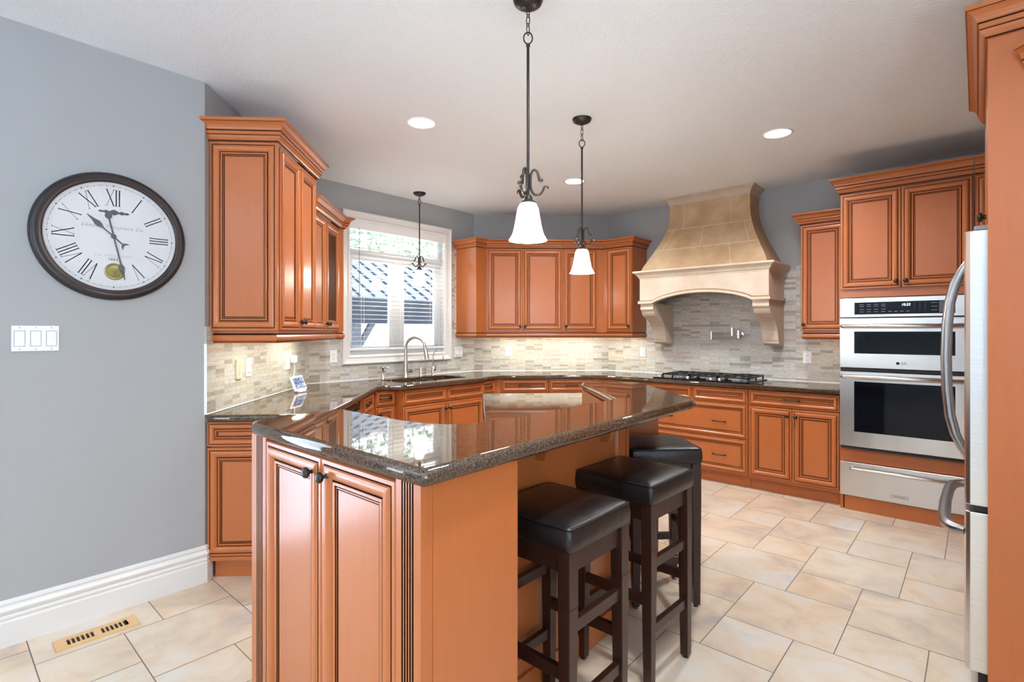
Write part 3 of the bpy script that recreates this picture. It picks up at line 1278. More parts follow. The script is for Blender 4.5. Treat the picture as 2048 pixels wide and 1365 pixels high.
# oven wall run
t = Thing('base_cabinet', 'oven', (1.2, 0, 0), 'wide maple cabinet of deep drawers under the gas cooktop', 'cabinet')
mb = MB()
mb.prism([(.03, -.012), (xs, -BD), (1.768, -BD), (1.768, -.012)], TK, .78)
mb.prism([(xs - .01, -.57), (xs, -BD), (1.768, -BD), (1.768, -.57)], .78, BT)
t.part(mb, 'carcass', WG)
drawer(t, .77, 1.268, DZ0, DZ1, -BD)
drawer(t, 1.274, 1.762, DZ0, DZ1, -BD)
drawer(t, .77, 1.762, .430, .732, -BD, (1.02, 1.518), pz=.568)
drawer(t, .77, 1.762, .124, .424, -BD, (1.02, 1.518), pz=.268)
door(t, .29, .764, TK + .02, DZ1, -BD, .735, .66)
toe(t, xs - .02, 1.768)
t = Thing('base_cabinet', 'oven', (2.1, 0, 0), 'two-door maple base cabinet with drawer, against the oven tower', 'cabinet')
carcass(t, 1.771, 2.454)
drawer(t, 1.777, 2.448, DZ0, DZ1, -BD, (2.11,))
door(t, 1.777, 2.112, .128, DZ0 - .010, -BD, 2.083, .672)
door(t, 2.116, 2.448, .128, DZ0 - .010, -BD, 2.145, .672)
toe(t, 1.771, 2.454)

# ------------------------------------------------------------------ wall worktop (one continuous granite piece)
EO = .652
poly = []


def ap(fr, *pts):
    for a, o in pts:
        poly.append(to_world(fr, a, o))


tn = math.tan(PI / 8)
ap('diag', (1.7155 - .011 * tn, .011), (.002, .011), (-.012, .02), (-.018, .04), (-.018, EO - .03), (-.010, EO - .008), (.012, EO), (1.7155 - EO * tn, EO))
ap('sink', (.37, EO), (.40, EO + .006), (.448, EO + .073), (.47, EO + .078), (1.47, EO + .078), (1.495, EO + .073), (1.53, EO + .006), (1.555, EO), (2.017 - EO * tn, EO))
ap('back', (1.584 - EO * tn, EO))
ap('oven', (2.455, EO), (2.455, .011), (.011 * tn, .011))
ap('sink', (2.017 - .011 * tn, .011))
# sink cut-out
hole = [to_world('sink', a, o) for a, o in ((.62, .20), (.60, .23), (.60, .52), (.63, .56), (1.36, .56), (1.39, .53), (1.39, .21), (1.36, .18), (1.06, .18), (1.03, .20))]
mb = MB()
mb.slab(poly, .874, .914, [hole])
wt = solo(mb, 'worktop', GRANITE, 'world', (-3.5, 4.0, .874), 'polished dark granite worktop running round the kitchen walls', 'worktop')

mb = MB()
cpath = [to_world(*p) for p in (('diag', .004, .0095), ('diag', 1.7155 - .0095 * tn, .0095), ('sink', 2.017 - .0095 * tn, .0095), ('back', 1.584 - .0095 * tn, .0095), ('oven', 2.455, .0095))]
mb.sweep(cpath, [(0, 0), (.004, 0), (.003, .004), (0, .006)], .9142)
mb.build('joint_strip', PLASTIC, wt, None, (-3.5, 4.0, .874))  # thin white strip where the worktop meets the backsplash

# ------------------------------------------------------------------ island
BZ = 1.055
SC = (1.37 - BZ) / .303


def bz(x, y):
    return (x * SC, y * SC)


bar = [bz(-.902, .735), bz(-.915, .722), bz(-1.80, .722), bz(-1.845, .738), bz(-1.872, .775), bz(-1.872, 1.10), bz(-1.46, 1.10), bz(-1.37, 1.115), bz(-1.305, 1.15), bz(-1.262, 1.205), bz(-1.240, 1.28),
       bz(-1.237, 2.075), bz(-1.725, 2.56), bz(-1.765, 2.60), bz(-1.775, 2.64), bz(-1.755, 2.68), bz(-1.56, 2.84), bz(-1.525, 2.852), bz(-1.49, 2.835), bz(-.965, 2.335), bz(-.945, 2.30), bz(-.942, 2.26)]
mb = MB()
mb.slab(bar, BZ - .044, BZ)
solo(mb, 'bar_counter', GRANITE, 'world', (-1.3, 1.6, BZ - .044), 'raised L-shaped granite bar top on the island', 'worktop')
KX = -1.262        # knee wall face
KL = (-2.70, 2.74)
low = [(-2.72, 2.745), (-1.30, 1.335), (-1.288, 1.325), (-1.288, 2.145), (-2.30, 3.155)]
low = [(-2.718, 2.715), (-1.31, 1.32), (KX - .024, 1.30), (KX - .024, 2.135), (-1.828, 2.69), (-1.828 + .14, 2.69 + .14), (-2.12, 3.29), (-2.16, 3.30), (-2.715, 2.755)]
mb = MB()
mb.slab(low, .874, .914)
solo(mb, 'island_worktop', GRANITE, 'world', (-1.9, 2.3, .874), 'lower polished granite worktop of the island behind the bar', 'worktop')

t = Thing('island', 'world', (-1.45, 1.5, 0), 'honey maple kitchen island with fluted corners, end doors and bar knee wall', 'island')
IX0, IX1, IY0, IY1 = -1.925, -.977, .790, 1.118
IT = BZ - .045
mb = MB()
mb.box(IX0 + .004, IX1 - .0, IY0, IY1, 0, IT)
t.part(mb, 'carcass', WG)
mb = MB()
mb.box(IX1 - .06, IX1 + .002, IY0 + .02, IY1, .0, IT - .001)
t.part(mb, 'side_panel', WG)
dz0, dz1 = .125, 1.0
xm = -1.437
door(t, IX0 + .118, xm - .002, dz0, dz1, IY0, xm - .040, .955)
door(t, xm + .002, IX1 - .098, dz0, dz1, IY0, xm + .040, .955)
# fluted corner pilasters
for x0_, x1_, f0, f1 in ((IX0, IX0 + .114, .040, .093), (IX1 - .094, IX1 + .003, .022, .074)):
    mb = MB()
    out = IY0 - .018
    pts = [(x0_, IY0 + .0), (x0_, out)]
    n = 5
    wf = (f1 - f0) / n
    cut = []
    for i in range(n):
        a = x0_ + f0 + i * wf
        cut += [(a, out), (a + wf * .14, out + .008), (a + wf * .46, out + .008), (a + wf * .60, out)]
    pts += cut + [(x1_, out), (x1_, IY0 + .0)]
    z0_, z1_ = 0.0, IT - .001
    N = len(pts)
    vs = [(p[0], p[1], z0_) for p in pts] + [(p[0], p[1], z1_) for p in pts]
    fs, ms = [], []
    for i in range(N - 1):
        fs.append((i, i + 1, N + i + 1, N + i))
        dark = pts[i][1] > out + .003 or pts[i + 1][1] > out + .003
        ms.append(1 if dark and 1 < i < N - 3 else 0)
    fs.append(tuple(range(N, 2 * N)))
    ms.append(0)
    mb.add(vs, fs, ms)
    t.part(mb, 'fluted_pilaster', WG)
mb = MB()
mb.box(IX0 + .115, IX1 - .096, IY0 - .012, IY0 + .0, .001, .115)
t.part(mb, 'plinth', WG)
# knee wall and riser
mb = MB()
mb.box(KX - .022, KX, IY1 + .001, 2.235, 0, IT - .001)
t.part(mb, 'knee_panel', WG)
mb = MB()
mb.sweep([(KX, IY1 + .001), (KX, 2.238)][::-1], [(0, 0, 0), (.016, 0, 0), (.016, .085, 0), (.010, .1, 0), (0, .105, 0)], 0)
mb2 = MB()
mb2.box(KX, KX + .015, IY1 + .003, 2.236, 0, .10)
t.part(mb2, 'base_trim', WG, bevel=.004)
mb = MB()
mb.box(KX - .06, KX + .004, 2.236, 2.262, 0, IT - .001)
t.part(mb, 'corner_stile', WG)
# riser between the two tops, running back on the diagonal, and the end support
def ln(s0, d):      # point on x+y=s0, x-y=d
    return ((s0 + d) / 2, (s0 - d) / 2)


RS = .868
mb = MB()
mb.prism([ln(RS, -3.40), ln(RS, -4.50), ln(RS + .03, -4.50), ln(RS + .03, -3.40)], .0, IT - .001)
t.part(mb, 'riser', WG)
mb = MB()
mb.prism([ln(RS + .031, -4.17), ln(RS + .031, -4.21), ln(1.43, -4.21), ln(1.43, -4.17)], 0, IT - .001)
t.part(mb, 'end_panel', WG)
mb = MB()
mb.prism([ln(RS + .031, -4.145), ln(RS + .031, -4.169), ln(1.44, -4.169), ln(1.44, -4.145)], 0, .10)
t.part(mb, 'base_trim', WG, bevel=.004)
# cabinets under the lower top (kitchen side)
mb = MB()
mb.prism([ln(.075, -5.37), ln(RS - .002, -5.37), ln(RS - .002, -3.43), (KX - .024, 2.1), (KX - .024, 1.36), ln(.075, -2.65)], TK, .873)
mb.prism([ln(RS - .001, -5.37), ln(1.12, -5.37), ln(1.12, -4.58), ln(RS - .001, -4.58)], TK, .873)
t.part(mb, 'rear_carcass', WG)
mb = MB()
mb.prism([ln(.13, -5.30), ln(RS - .05, -5.30), ln(RS - .05, -3.5), (KX - .06, 2.0), (KX - .06, 1.42), ln(.13, -2.7)], 0, TK)
t.part(mb, 'toe_kick', WG)
# brackets below the overhang
for yb_ in (1.57, 2.03):
    mb = MB()
    zt = IT
    mb.prism([(KX, zt), (KX + .21, zt), (KX + .21, zt - .016), (KX + .12, zt - .028), (KX + .075, zt - .045), (KX + .062, zt - .065), (KX + .044, zt - .125), (KX + .040, zt - .130), (KX, zt - .130)], yb_ - .02, yb_ + .02, axis='y')
    t.part(mb, 'bracket', WG, bevel=.003)

# ------------------------------------------------------------------ sink and taps
t = Thing('kitchen_sink', 'sink', (1.0, -.37, .70), 'double-bowl undermount stainless sink set in the granite below the window', 'sink')


def bowl(x0, x1, o0, o1, zb, name):
    m_ = MB()
    zt = .8735
    r = .05
    def rr(i):
        a0, a1, b0, b1 = x0 + i, x1 - i, o0 + i, o1 - i
        pts = []
        for cx, co, s0 in ((a0 + r, b0 + r, PI), (a1 - r, b0 + r, 1.5 * PI), (a1 - r, b1 - r, 0), (a0 + r, b1 - r, .5 * PI)):
            for k in range(5):
                a = s0 + k * PI / 8
                pts.append((cx + r * math.cos(a), co + r * math.sin(a)))
        return pts
    lev = [(-.02, zt), (0, zt), (.004, zt - .05), (.01, zb + .03), (.03, zb), ]
    vs = []
    K = 20
    for i, z in lev:
        for p in rr(i):
            vs.append((p[0], -p[1], z))
    fs = []
    for l in range(len(lev) - 1):
        for k in range(K):
            fs.append((l * K + k, (l + 1) * K + k, (l + 1) * K + (k + 1) % K, l * K + (k + 1) % K))
    b = (len(lev) - 1) * K
    fs.append(tuple(b + k for k in reversed(range(K))))
    m_.add(vs, fs, 0, True)
    o = t.part(m_, name, NICKEL)
    m_ = MB()
    m_.lathe([(0, .002), (.03, .002), (.042, .004), (.044, 0)], ((x0 + x1) / 2, -(o0 + o1) / 2, zb + .0005), 'z', 20)
    t.part(m_, 'drain', CHROME, o)


bowl(.585, 1.005, .205, .565, .70, 'bowl')
bowl(1.015, 1.40, .175, .565, .68, 'bowl')

SF = 'sink'
t = Thing('kitchen_faucet', SF, (.965, -.105, .9145), 'tall brushed nickel gooseneck pull-down faucet behind the sink', 'faucet')
fx, fy = .965, -.105
mb = MB()
mb.lathe([(.030, 0), (.030, .006), (.026, .01), (.025, .06), (.0235, .12), (.020, .17), (.0165, .20), (.0165, .21)], (fx, fy, .9145), 'z', 20)
t.part(mb, 'body', NICKEL)
mb = MB()
dx, dy = .60, -.80
pts = [(fx, fy, 1.12), (fx, fy, 1.20)]
R_ = .098
for k in range(0, 11):
    a = PI - k * (PI * 1.06) / 10
    pts.append((fx + dx * (R_ + R_ * math.cos(a)), fy + dy * (R_ + R_ * math.cos(a)), 1.215 + R_ * math.sin(a)))
mb.tube(pts, [.0165] + [.0155] * (len(pts) - 1), 14)
sp = t.part(mb, 'spout', NICKEL)
e = pts[-1]
mb = MB()
ex, ey, ez = e
mb.tube([(ex, ey, ez), (ex + dx * .006, ey + dy * .006, ez - .012), (ex + dx * .016, ey + dy * .016, ez - .065), (ex + dx * .022, ey + dy * .022, ez - .10)], [.017, .019, .022, .024], 14)
t.part(mb, 'spray_head', NICKEL, sp)
mb = MB()
mb.tube([(fx + .02, fy, .975), (fx + .075, fy, .975)], .016, 12)
mb.tube([(fx + .07, fy, .975), (fx + .078, fy, 1.0), (fx + .07, fy, 1.055)], [.008, .006, .004], 8)
t.part(mb, 'lever', NICKEL)
t = Thing('soap_dispenser', SF, (.70, -.10, .914), 'chrome pump soap dispenser left of the kitchen faucet', 'soap dispenser')
mb = MB()
mb.lathe([(.022, 0), (.022, .006), (.014, .012), (.012, .03), (.009, .036), (.009, .10), (.013, .102), (.015, .115), (.010, .12), (0, .12)], (.70, -.10, .914), 'z', 16)
t.part(mb, 'stem', CHROME)
mb = MB()
mb.tube([(.70 - .03, -.09, 1.026), (.70 + .02, -.11, 1.026), (.70 + .045, -.13, 1.020)], [.010, .010, .006], 10)
t.part(mb, 'pump_head', CHROME)
t = Thing('filtered_water_tap', SF, (1.315, -.105, .914), 'small chrome gooseneck drinking-water tap right of the faucet', 'faucet')
mb = MB()
mb.lathe([(.022, 0), (.022, .005), (.017, .010), (.018, .05), (.016, .085), (.007, .095), (.007, .10)], (1.315, -.105, .914), 'z', 16)
t.part(mb, 'body', CHROME)
mb = MB()
pts = [(1.315, -.105, 1.0), (1.315, -.105, 1.12)]
for k in range(1, 10):
    a = PI - k * PI * 1.05 / 9
    pts.append((1.315 + .62 * (.055 + .055 * math.cos(a)), -.105 - .78 * (.055 + .055 * math.cos(a)), 1.12 + .055 * math.sin(a)))
pts.append((pts[-1][0] + .002, pts[-1][1], pts[-1][2] - .045))
mb.tube(pts, .0058, 8)
t.part(mb, 'spout', CHROME)
mb = MB()
mb.tube([(1.335, -.105, .965), (1.352, -.105, .968)], .007, 8)
mb.tube([(1.350, -.105, .966), (1.352, -.105, 1.02)], [.004, .003], 8)
t.part(mb, 'lever', BLACK)
t = Thing('deck_tap', SF, (1.165, -.09, .914), 'small nickel deck tap with side arm between faucet and water tap', 'tap')
mb = MB()
mb.lathe([(.020, 0), (.020, .005), (.013, .01), (.013, .085), (0, .087)], (1.165, -.09, .914), 'z', 14)
t.part(mb, 'post', NICKEL)
mb = MB()
mb.tube([(1.165, -.09, .985), (1.085, -.10, .985)], .0055, 8)
t.part(mb, 'arm', NICKEL)

# ------------------------------------------------------------------ cooktop
t = Thing('gas_cooktop', 'oven', (1.31, -.33, .914), 'black five-burner gas cooktop with cast iron grates under the hood', 'cooktop')
CT = .9142
mb = MB()
mb.box(.855, 1.775, -.085, -.575, CT, CT + .009)
t.part(mb, 'base', STEEL if False else BLACKGLASS, bevel=.003)
for (xa, xb) in ((.935, 1.205), (1.21, 1.475), (1.48, 1.75)):
    mb = MB()
    y0, y1 = -.11, -.53
    zt = .962
    b = .006
    for yy in (y0, y1):
        mb.box(xa, xb, yy - b, yy + b, zt - .013, zt)
    for xx in (xa + b, xb - b):
        mb.box(xx - b, xx + b, y1, y0, zt - .013, zt)
    mb.box(xa, xb, -.32 - b, -.32 + b, zt - .012, zt)
    xm_ = (xa + xb) / 2
    for yc in (-.215, -.425):
        for k in range(4):
            a = k * PI / 2 + PI / 4
            ca, sa = math.cos(a), math.sin(a)
            p0 = Vector((xm_ + ca * .035, yc + sa * .03, zt + .004))
            p1 = Vector((xm_ + ca * .12, yc + sa * .095, zt - .006))
            mb.tube([p0, p1], .006, 4)
        mb.box(xm_ - .005, xm_ + .005, yc - .1, yc - .04, zt - .008, zt + .004)
        mb.box(xm_ - .005, xm_ + .005, yc + .04, yc + .1, zt - .008, zt + .004)
    for xx in (xa + b, xb - b):
        for yy in (y0, y1, -.32):
            mb.box(xx - b, xx + b, yy - b, yy + b, CT + .009, zt)
    t.part(mb, 'grate', BLACKIRON)
for (xc, yc, r) in ((1.07, -.215, .042), (1.07, -.425, .035), (1.3425, -.32, .055), (1.615, -.215, .035), (1.615, -.425, .045)):
    mb = MB()
    mb.lathe([(r * 1.15, 0), (r * 1.15, .008), (r, .012), (r, .02), (r * .9, .024), (0, .024)], (xc, yc, CT + .009), 'z', 20)
    t.part(mb, 'burner', GREYPLASTIC)
for (xc, yc) in ((.885, -.50), (.915, -.535), (1.20, -.548), (1.42, -.550), (1.50, -.550)):
    mb = MB()
    mb.lathe([(.017, 0), (.017, .014), (.015, .02), (.013, .026), (0, .027)], (xc, yc, CT + .009), 'z', 16)
    t.part(mb, 'control_knob', CHROME)

# ------------------------------------------------------------------ range hood
HC = 1.283
t = Thing('range_hood', 'oven', (HC, 0, 1.243), 'carved limestone range hood with curved tan canopy and corbels above the cooktop', 'range hood')
LV = [(1.985, .605), (2.01, .597), (2.039, .585), (2.08, .563), (2.13, .537), (2.175, .514), (2.196, .503), (2.199, .5015), (2.25, .476), (2.302, .452), (2.36, .430), (2.405, .415), (2.408, .4145), (2.454, .403), (2.52, .395), (2.58, .393), (2.66, .393)]
mb = MB()


def hd(wv):
    return .27 + (wv - .393) * 1.04


vs, fs, ms = [], [], []
for z, wv in LV:
    d = hd(wv)
    vs += [(HC - wv, -.001, z), (HC - wv, -d, z), (HC + wv, -d, z), (HC + wv, -.001, z)]
for i in range(len(LV) - 1):
    gm = 1 if i in (6, 11) else 0
    for k in range(3):
        fs.append((4 * i + k, 4 * i + k + 1, 4 * i + 5 + k, 4 * i + 4 + k))
        ms.append(gm if k == 1 else 0)
mb.add(vs, fs, ms)


def hood_seam(fx_, i0, i1):
    s_ = 1
    pl, pr = [], []
    for i in range(i0, i1 + 1):
        z, wv = LV[i]
        xx = HC - wv + 2 * wv * fx_
        pl.append((xx - .0012, -hd(wv) - .0006, z))
        pr.append((xx + .0012, -hd(wv) - .0006, z))
    n = len(pl)
    mb.add(pl + pr, [(i, n + i, n + i + 1, i + 1) for i in range(n - 1)], 1)


for fx_, a, b in ((.2, 12, 16), (.78, 12, 16), (.08, 7, 11), (.46, 7, 11), (.92, 7, 11), (.74, 0, 6)):
    hood_seam(fx_, a, b)
t.part(mb, 'canopy', [CANOPY, GROUT])
HCROWN = [(0, 0), (.004, 0), (.004, .012), (.008, .016), (.012, .03), (.030, .055), (.046, .064), (.050, .068), (.050, .0795), (-.02, .0795)]
mb = MB()
mb.sweep([(HC - .393, -.001), (HC - .393, -.27), (HC + .393, -.27), (HC + .393, -.001)], HCROWN, 2.66)
t.part(mb, 'top_cornice', stone_mat('darker_limestone', (.46, .37, .28), (.55, .46, .37)))  # cornice in a darker limestone tone than the ledge
LEDGE = [(-.10, 0), (.0, 0), (.004, .004), (.004, .012), (.012, .018), (.022, .036), (.040, .056), (.052, .062), (.056, .066), (.056, .078), (.05, .082), (-.10, .086)]
mb = MB()
mb.sweep([(HC - .617, -.001), (HC - .617, -.49), (HC + .617, -.49), (HC + .617, -.001)], LEDGE, 1.905)
t.part(mb, 'ledge', STONE)
# mantel: arched front board, sides
arch = []
for i in range(21):
    u = -1 + 2 * i / 20
    arch.append((HC + .478 * u, 1.690 + .090 * (1 - u * u) ** .8))
mb = MB()
mb.prism([(HC - .617, 1.905), (HC - .617, 1.690)] + arch + [(HC + .617, 1.690), (HC + .617, 1.905)], -.49, -.44, axis='y')
mb.box(HC - .617, HC - .577, -.001, -.44, 1.69, 1.905)
mb.box(HC + .577, HC + .617, -.001, -.44, 1.69, 1.905)
mb.box(HC - .577, HC + .577, -.001, -.44, 1.86, 1.905)
t.part(mb, 'mantel', STONE)
# bead following the arch
mb = MB()
for (dz0_, dz1_, yo) in ((-.036, -.012, -.506), (-.012, -.002, -.500)):
    top = [(HC - .632, 1.690 + dz1_)] + [(x, z + dz1_) for x, z in arch] + [(HC + .632, 1.690 + dz1_)]
    bot = [(HC - .632, 1.690 + dz0_)] + [(x, z + dz0_) for x, z in arch] + [(HC + .632, 1.690 + dz0_)]
    mb.prism(top + bot[::-1], yo, -.44, mat=0 if yo < -.503 else 1, axis='y')
    for sx in (-1, 1):
        mb.box(HC + sx * .577, HC + sx * .632, -.001, -.44, 1.690 + dz0_, 1.690 + dz1_)
t.part(mb, 'arch_bead', [STONE, principled('antique_ochre_line', (.40, .24, .12), .75)], bevel=.003)
CORB = [(0, 1.654), (-.478, 1.654), (-.478, 1.598), (-.470, 1.588), (-.452, 1.582), (-.448, 1.560), (-.432, 1.538), (-.405, 1.522), (-.370, 1.512), (-.368, 1.507), (-.325, 1.490), (-.280, 1.462), (-.243, 1.425), (-.215, 1.38), (-.195, 1.33), (-.182, 1.289), (-.178, 1.286), (-.172, 1.262), (-.155, 1.249), (-.13, 1.244), (0, 1.246)]
for xa, xb in ((.668, .808), (1.760, 1.898)):
    mb = MB()
    mb.prism(CORB, xa, xb, axis='x')
    t.part(mb, 'corbel', STONE)
mb = MB()
mb.box(HC - .40, HC + .40, -.10, -.40, 1.84, 1.859)
t.part(mb, 'vent_insert', STEEL)

# pot filler
t = Thing('pot_filler', 'oven', (1.38, -.05, 1.34), 'polished chrome folding pot filler tap on the tile above the cooktop', 'faucet')
mb = MB()
mb.lathe([(0, 0), (.036, 0), (.036, .006), (.032, .009), (0, .0095)], (1.505, -.0095, 1.345), 'y', 24)
t.part(mb, 'wall_flange', CHROME)
mb = MB()
mb.tube([(1.505, -.015, 1.345), (1.505, -.06, 1.345)], .012, 12)
mb.tube([(1.505, -.06, 1.305), (1.505, -.06, 1.385)], .014, 12)
mb.tube([(1.505, -.06, 1.385), (1.505, -.075, 1.395)], .006, 8)
t.part(mb, 'valve_body', CHROME)
mb = MB()
mb.tube([(1.505, -.065, 1.312), (1.24, -.065, 1.312)], .0075, 10)
t.part(mb, 'lower_arm', CHROME)
mb = MB()
mb.tube([(1.24, -.065, 1.292), (1.24, -.065, 1.372)], .012, 12)
t.part(mb, 'joint', CHROME)
mb = MB()
mb.tube([(1.24, -.065, 1.358), (1.445, -.065, 1.358)], .0075, 10)
mb.tube([(1.445, -.065, 1.33), (1.445, -.065, 1.412)], .013, 12)
t.part(mb, 'upper_arm', CHROME)

# ------------------------------------------------------------------ oven tower
OD = .622
t = Thing('oven_cabinet', 'oven', (2.85, 0, 0), 'tall maple cabinet housing the built-in ovens', 'cabinet')
X0, X1 = 2.457, 3.238
mb = MB()
mb.box(X0, X0 + .02, -.001, -OD, .0, 2.437)
mb.box(X1 - .02, X1, -.001, -OD, .0, 2.437)
mb.box(X0 + .02, X1 - .02, -.001, -OD, 1.632, 2.437)
mb.box(X0 + .02, X1 - .02, -.55, -OD, .372, .474)
mb.box(X0 + .02, X1 - .02, -.03, -.05, .11, 1.632)
t.part(mb, 'carcass', WG)
mb = MB()
mb.box(X0 + .03, X1, -.54, -OD - .012, 0, .108)
t.part(mb, 'toe_kick', WG)
door(t, X0 + .004, 2.838, 1.694, 2.428, -OD, 2.812, 1.742)
door(t, 2.842, X1 - .008, 1.694, 2.428, -OD, 2.868, 1.742)
mb = MB()
mb.sweep([(X0, -.001), (X0, -OD - .016), (X1, -OD - .016)], CROWN, 2.437)
t.part(mb, 'crown_molding', WG)

t = Thing('wall_oven', 'oven', (2.85, -.3, .478), 'stainless microwave and wall oven combination built into the tall cabinet', 'oven')
xa, xb = X0 + .001, X1 - .001
fy = -OD - .002
mb = MB()
mb.box(X0 + .022, X1 - .022, -.06, -OD, .478, 1.628)
mb.box(xa + .005, xb - .005, fy, fy - .012, .472, 1.630)
t.part(mb, 'chassis', SEAL)
mb = MB()
mb.box(xa, xb, fy, fy - .026, 1.480, 1.624)
cp = t.part(mb, 'control_panel', STEEL, bevel=.003)
mb = MB()
mb.box(xa + .095, xb - .095, fy - .0262, fy - .0275, 1.500, 1.592)
gl = t.part(mb, 'touch_panel', BLACKGLASS, cp)
og = t.org


def otext(body, size, x, z, mat, par, y=fy - .0278, sx=1., shear=0.):
    text_part(body, size, T(*(Vector((x, y, z)) - og)), mat, par, 'lettering', shear=shear, sx=sx)


otext('10:22', .024, 2.868, 1.567, DIGITS, cp, shear=.2)
for rr_, zz in enumerate((1.577, 1.562, 1.546, 1.530)):
    for cc in range(3):
        n_ = rr_ * 3 + cc + 1
        otext({10: '*', 11: '0', 12: '#'}.get(n_, str(n_)), .010, 2.918 + cc * .030, zz, PRINTGREY, cp)
mb = MB()
for cx in (2.60, 2.645, 2.69, 2.735):
    for zz in (1.574, 1.560, 1.538, 1.520):
        mb.box(cx - .013, cx + .013, fy - .0276, fy - .0279, zz - .0015, zz + .0015)
for cx in (2.775, 2.81, 2.845, 2.88):
    mb.box(cx - .010, cx + .010, fy - .0276, fy - .0279, 1.518, 1.522)
for zz in (1.576, 1.550, 1.525):
    mb.box(3.012, 3.045, fy - .0276, fy - .0279, zz - .0016, zz + .0016)
t.part(mb, 'printed_legends', PRINTGREY, cp)
mb = MB()
mb.box(3.055, 3.105, fy - .0276, fy - .0279, 1.508, 1.588)
t.part(mb, 'start_pad', principled('start_pad_grey', (.10, .10, .105), .4), cp)


def oven_door(z0, z1, gz0, gz1, hz):
    m_ = MB()
    m_.box(xa, xb, fy, fy - .034, z0, z1)
    d = t.part(m_, 'door', STEEL, bevel=.003)
    m_ = MB()
    m_.box(xa + .095, xb - .095, fy - .0342, fy - .0352, gz0, gz1)
    t.part(m_, 'door_glass', BLACKGLASS, d)
    m_ = MB()
    y_ = fy - .085
    m_.tube([(xa + .02, fy - .034, hz + .004), (xa + .022, y_ + .02, hz), (xa + .04, y_, hz), (xb - .04, y_, hz), (xb - .022, y_ + .02, hz), (xb - .02, fy - .034, hz + .004)], [.013, .015, .016, .016, .015, .013], 12)
    t.part(m_, 'handle', STEEL, d)
    return d


d1 = oven_door(1.096, 1.472, 1.205, 1.372, 1.412)
d2 = oven_door(.496, 1.066, .610, .992, 1.030)
mb = MB()
mb.box(xa + .01, xb - .01, fy - .012, fy - .03, 1.072, 1.090)
t.part(mb, 'vent_gap', SEAL)
mb = MB()
mb.box(xa + .01, xb - .01, fy - .012, fy - .028, .474, .492)
t.part(mb, 'lower_vent', SEAL)
otext('LG', .026, 2.858, 1.139, INK, d1, fy - .0345)
mb = MB()
mb.lathe([(0, 0), (.011, 0), (.011, .0006), (0, .0006)], (2.822, fy - .034, 1.139), 'y', 20)
lg = t.part(mb, 'emblem', INK, d1)

t = Thing('warming_drawer', 'oven', (2.85, -.3, .112), 'stainless warming drawer with bar handle below the wall oven', 'warming drawer')
mb = MB()
mb.box(X0 + .022, X1 - .022, -.06, -OD, .112, .368)
t.part(mb, 'box', SEAL)
mb = MB()
mb.box(xa, xb, fy, fy - .022, .113, .370)
wd = t.part(mb, 'front_panel', STEEL, bevel=.003)
mb = MB()
y_ = fy - .062
mb.tube([(xa + .075, fy - .02, .326), (xa + .078, y_ + .01, .328), (xa + .095, y_, .328), (xb - .095, y_, .328), (xb - .078, y_ + .01, .328), (xb - .075, fy - .02, .326)], .012, 12)
t.part(mb, 'handle', STEEL)
mb = MB()
mb.box(2.778, 2.882, fy - .022, fy - .0234, .152, .172)
bd = t.part(mb, 'badge', GREYPLASTIC)
mb = MB()
mb.box(2.782, 2.878, fy - .0234, fy - .0238, .155, .169)
t.part(mb, 'badge_plate', STEEL, bd)
text_part('KitchenAid', .0125, T(*(Vector((2.83, fy - .0241, .162)) - t.org)), INK, bd, 'lettering', sx=1.25)

t = Thing('tall_cabinet', 'oven', (3.6, 0, 0), 'tall maple cabinet right of the ovens, mostly hidden behind the refrigerator', 'cabinet')
mb = MB()
mb.box(3.242, 4.02, -.001, -OD, 0.0, 2.437)
t.part(mb, 'carcass', WG)
door(t, 3.247, 3.63, 1.694, 2.428, -OD, 3.60, 1.742)
door(t, 3.634, 4.016, 1.694, 2.428, -OD, 3.664, 1.742)
door(t, 3.247, 3.63, .12, 1.688, -OD)
door(t, 3.634, 4.016, .12, 1.688, -OD)
mb = MB()
mb.sweep([(3.242, -OD - .016), (4.02, -OD - .016)], CROWN, 2.437)
t.part(mb, 'crown_molding', WG)

# ------------------------------------------------------------------ refrigerator and its surround  (frame: x runs toward the camera, faces the room)
FR['fridge'] = ((0.0, 3.57), (0, -1))
# local x = 3.57 - world y ; local -y = world -x side -> local y = world x
t = Thing('refrigerator', 'fridge', (.47, .4, 0), 'stainless bottom-freezer refrigerator with curved bar handles at right', 'refrigerator')
fx0, fx1 = .03, .94
mb = MB()
mb.box(fx0 + .005, fx1 - .005, .040, .74, .03, 1.735)
t.part(mb, 'cabinet_body', GREYPLASTIC)


def fdoor(z0, z1, name):
    m_ = MB()
    pts = [(fx0, .036), (fx0, -.018), (fx0 + .006, -.030), (fx0 + .02, -.036), (fx0 + .45, -.046), (fx1 - .02, -.036), (fx1 - .006, -.030), (fx1, -.018), (fx1, .036)]
    pts = [(fx0, .036), (fx0, -.022), (fx0 + .008, -.034), (fx0 + .02, -.039)] + [(fx0 + .02 + (fx1 - fx0 - .04) * k / 8, -.039 - .002 * math.sin(PI * k / 8)) for k in range(1, 8)] + [(fx1 - .02, -.039), (fx1 - .008, -.034), (fx1, -.022), (fx1, .036)]
    m_.prism(pts, z0, z1)
    return t.part(m_, name, STEEL, bevel=.004)


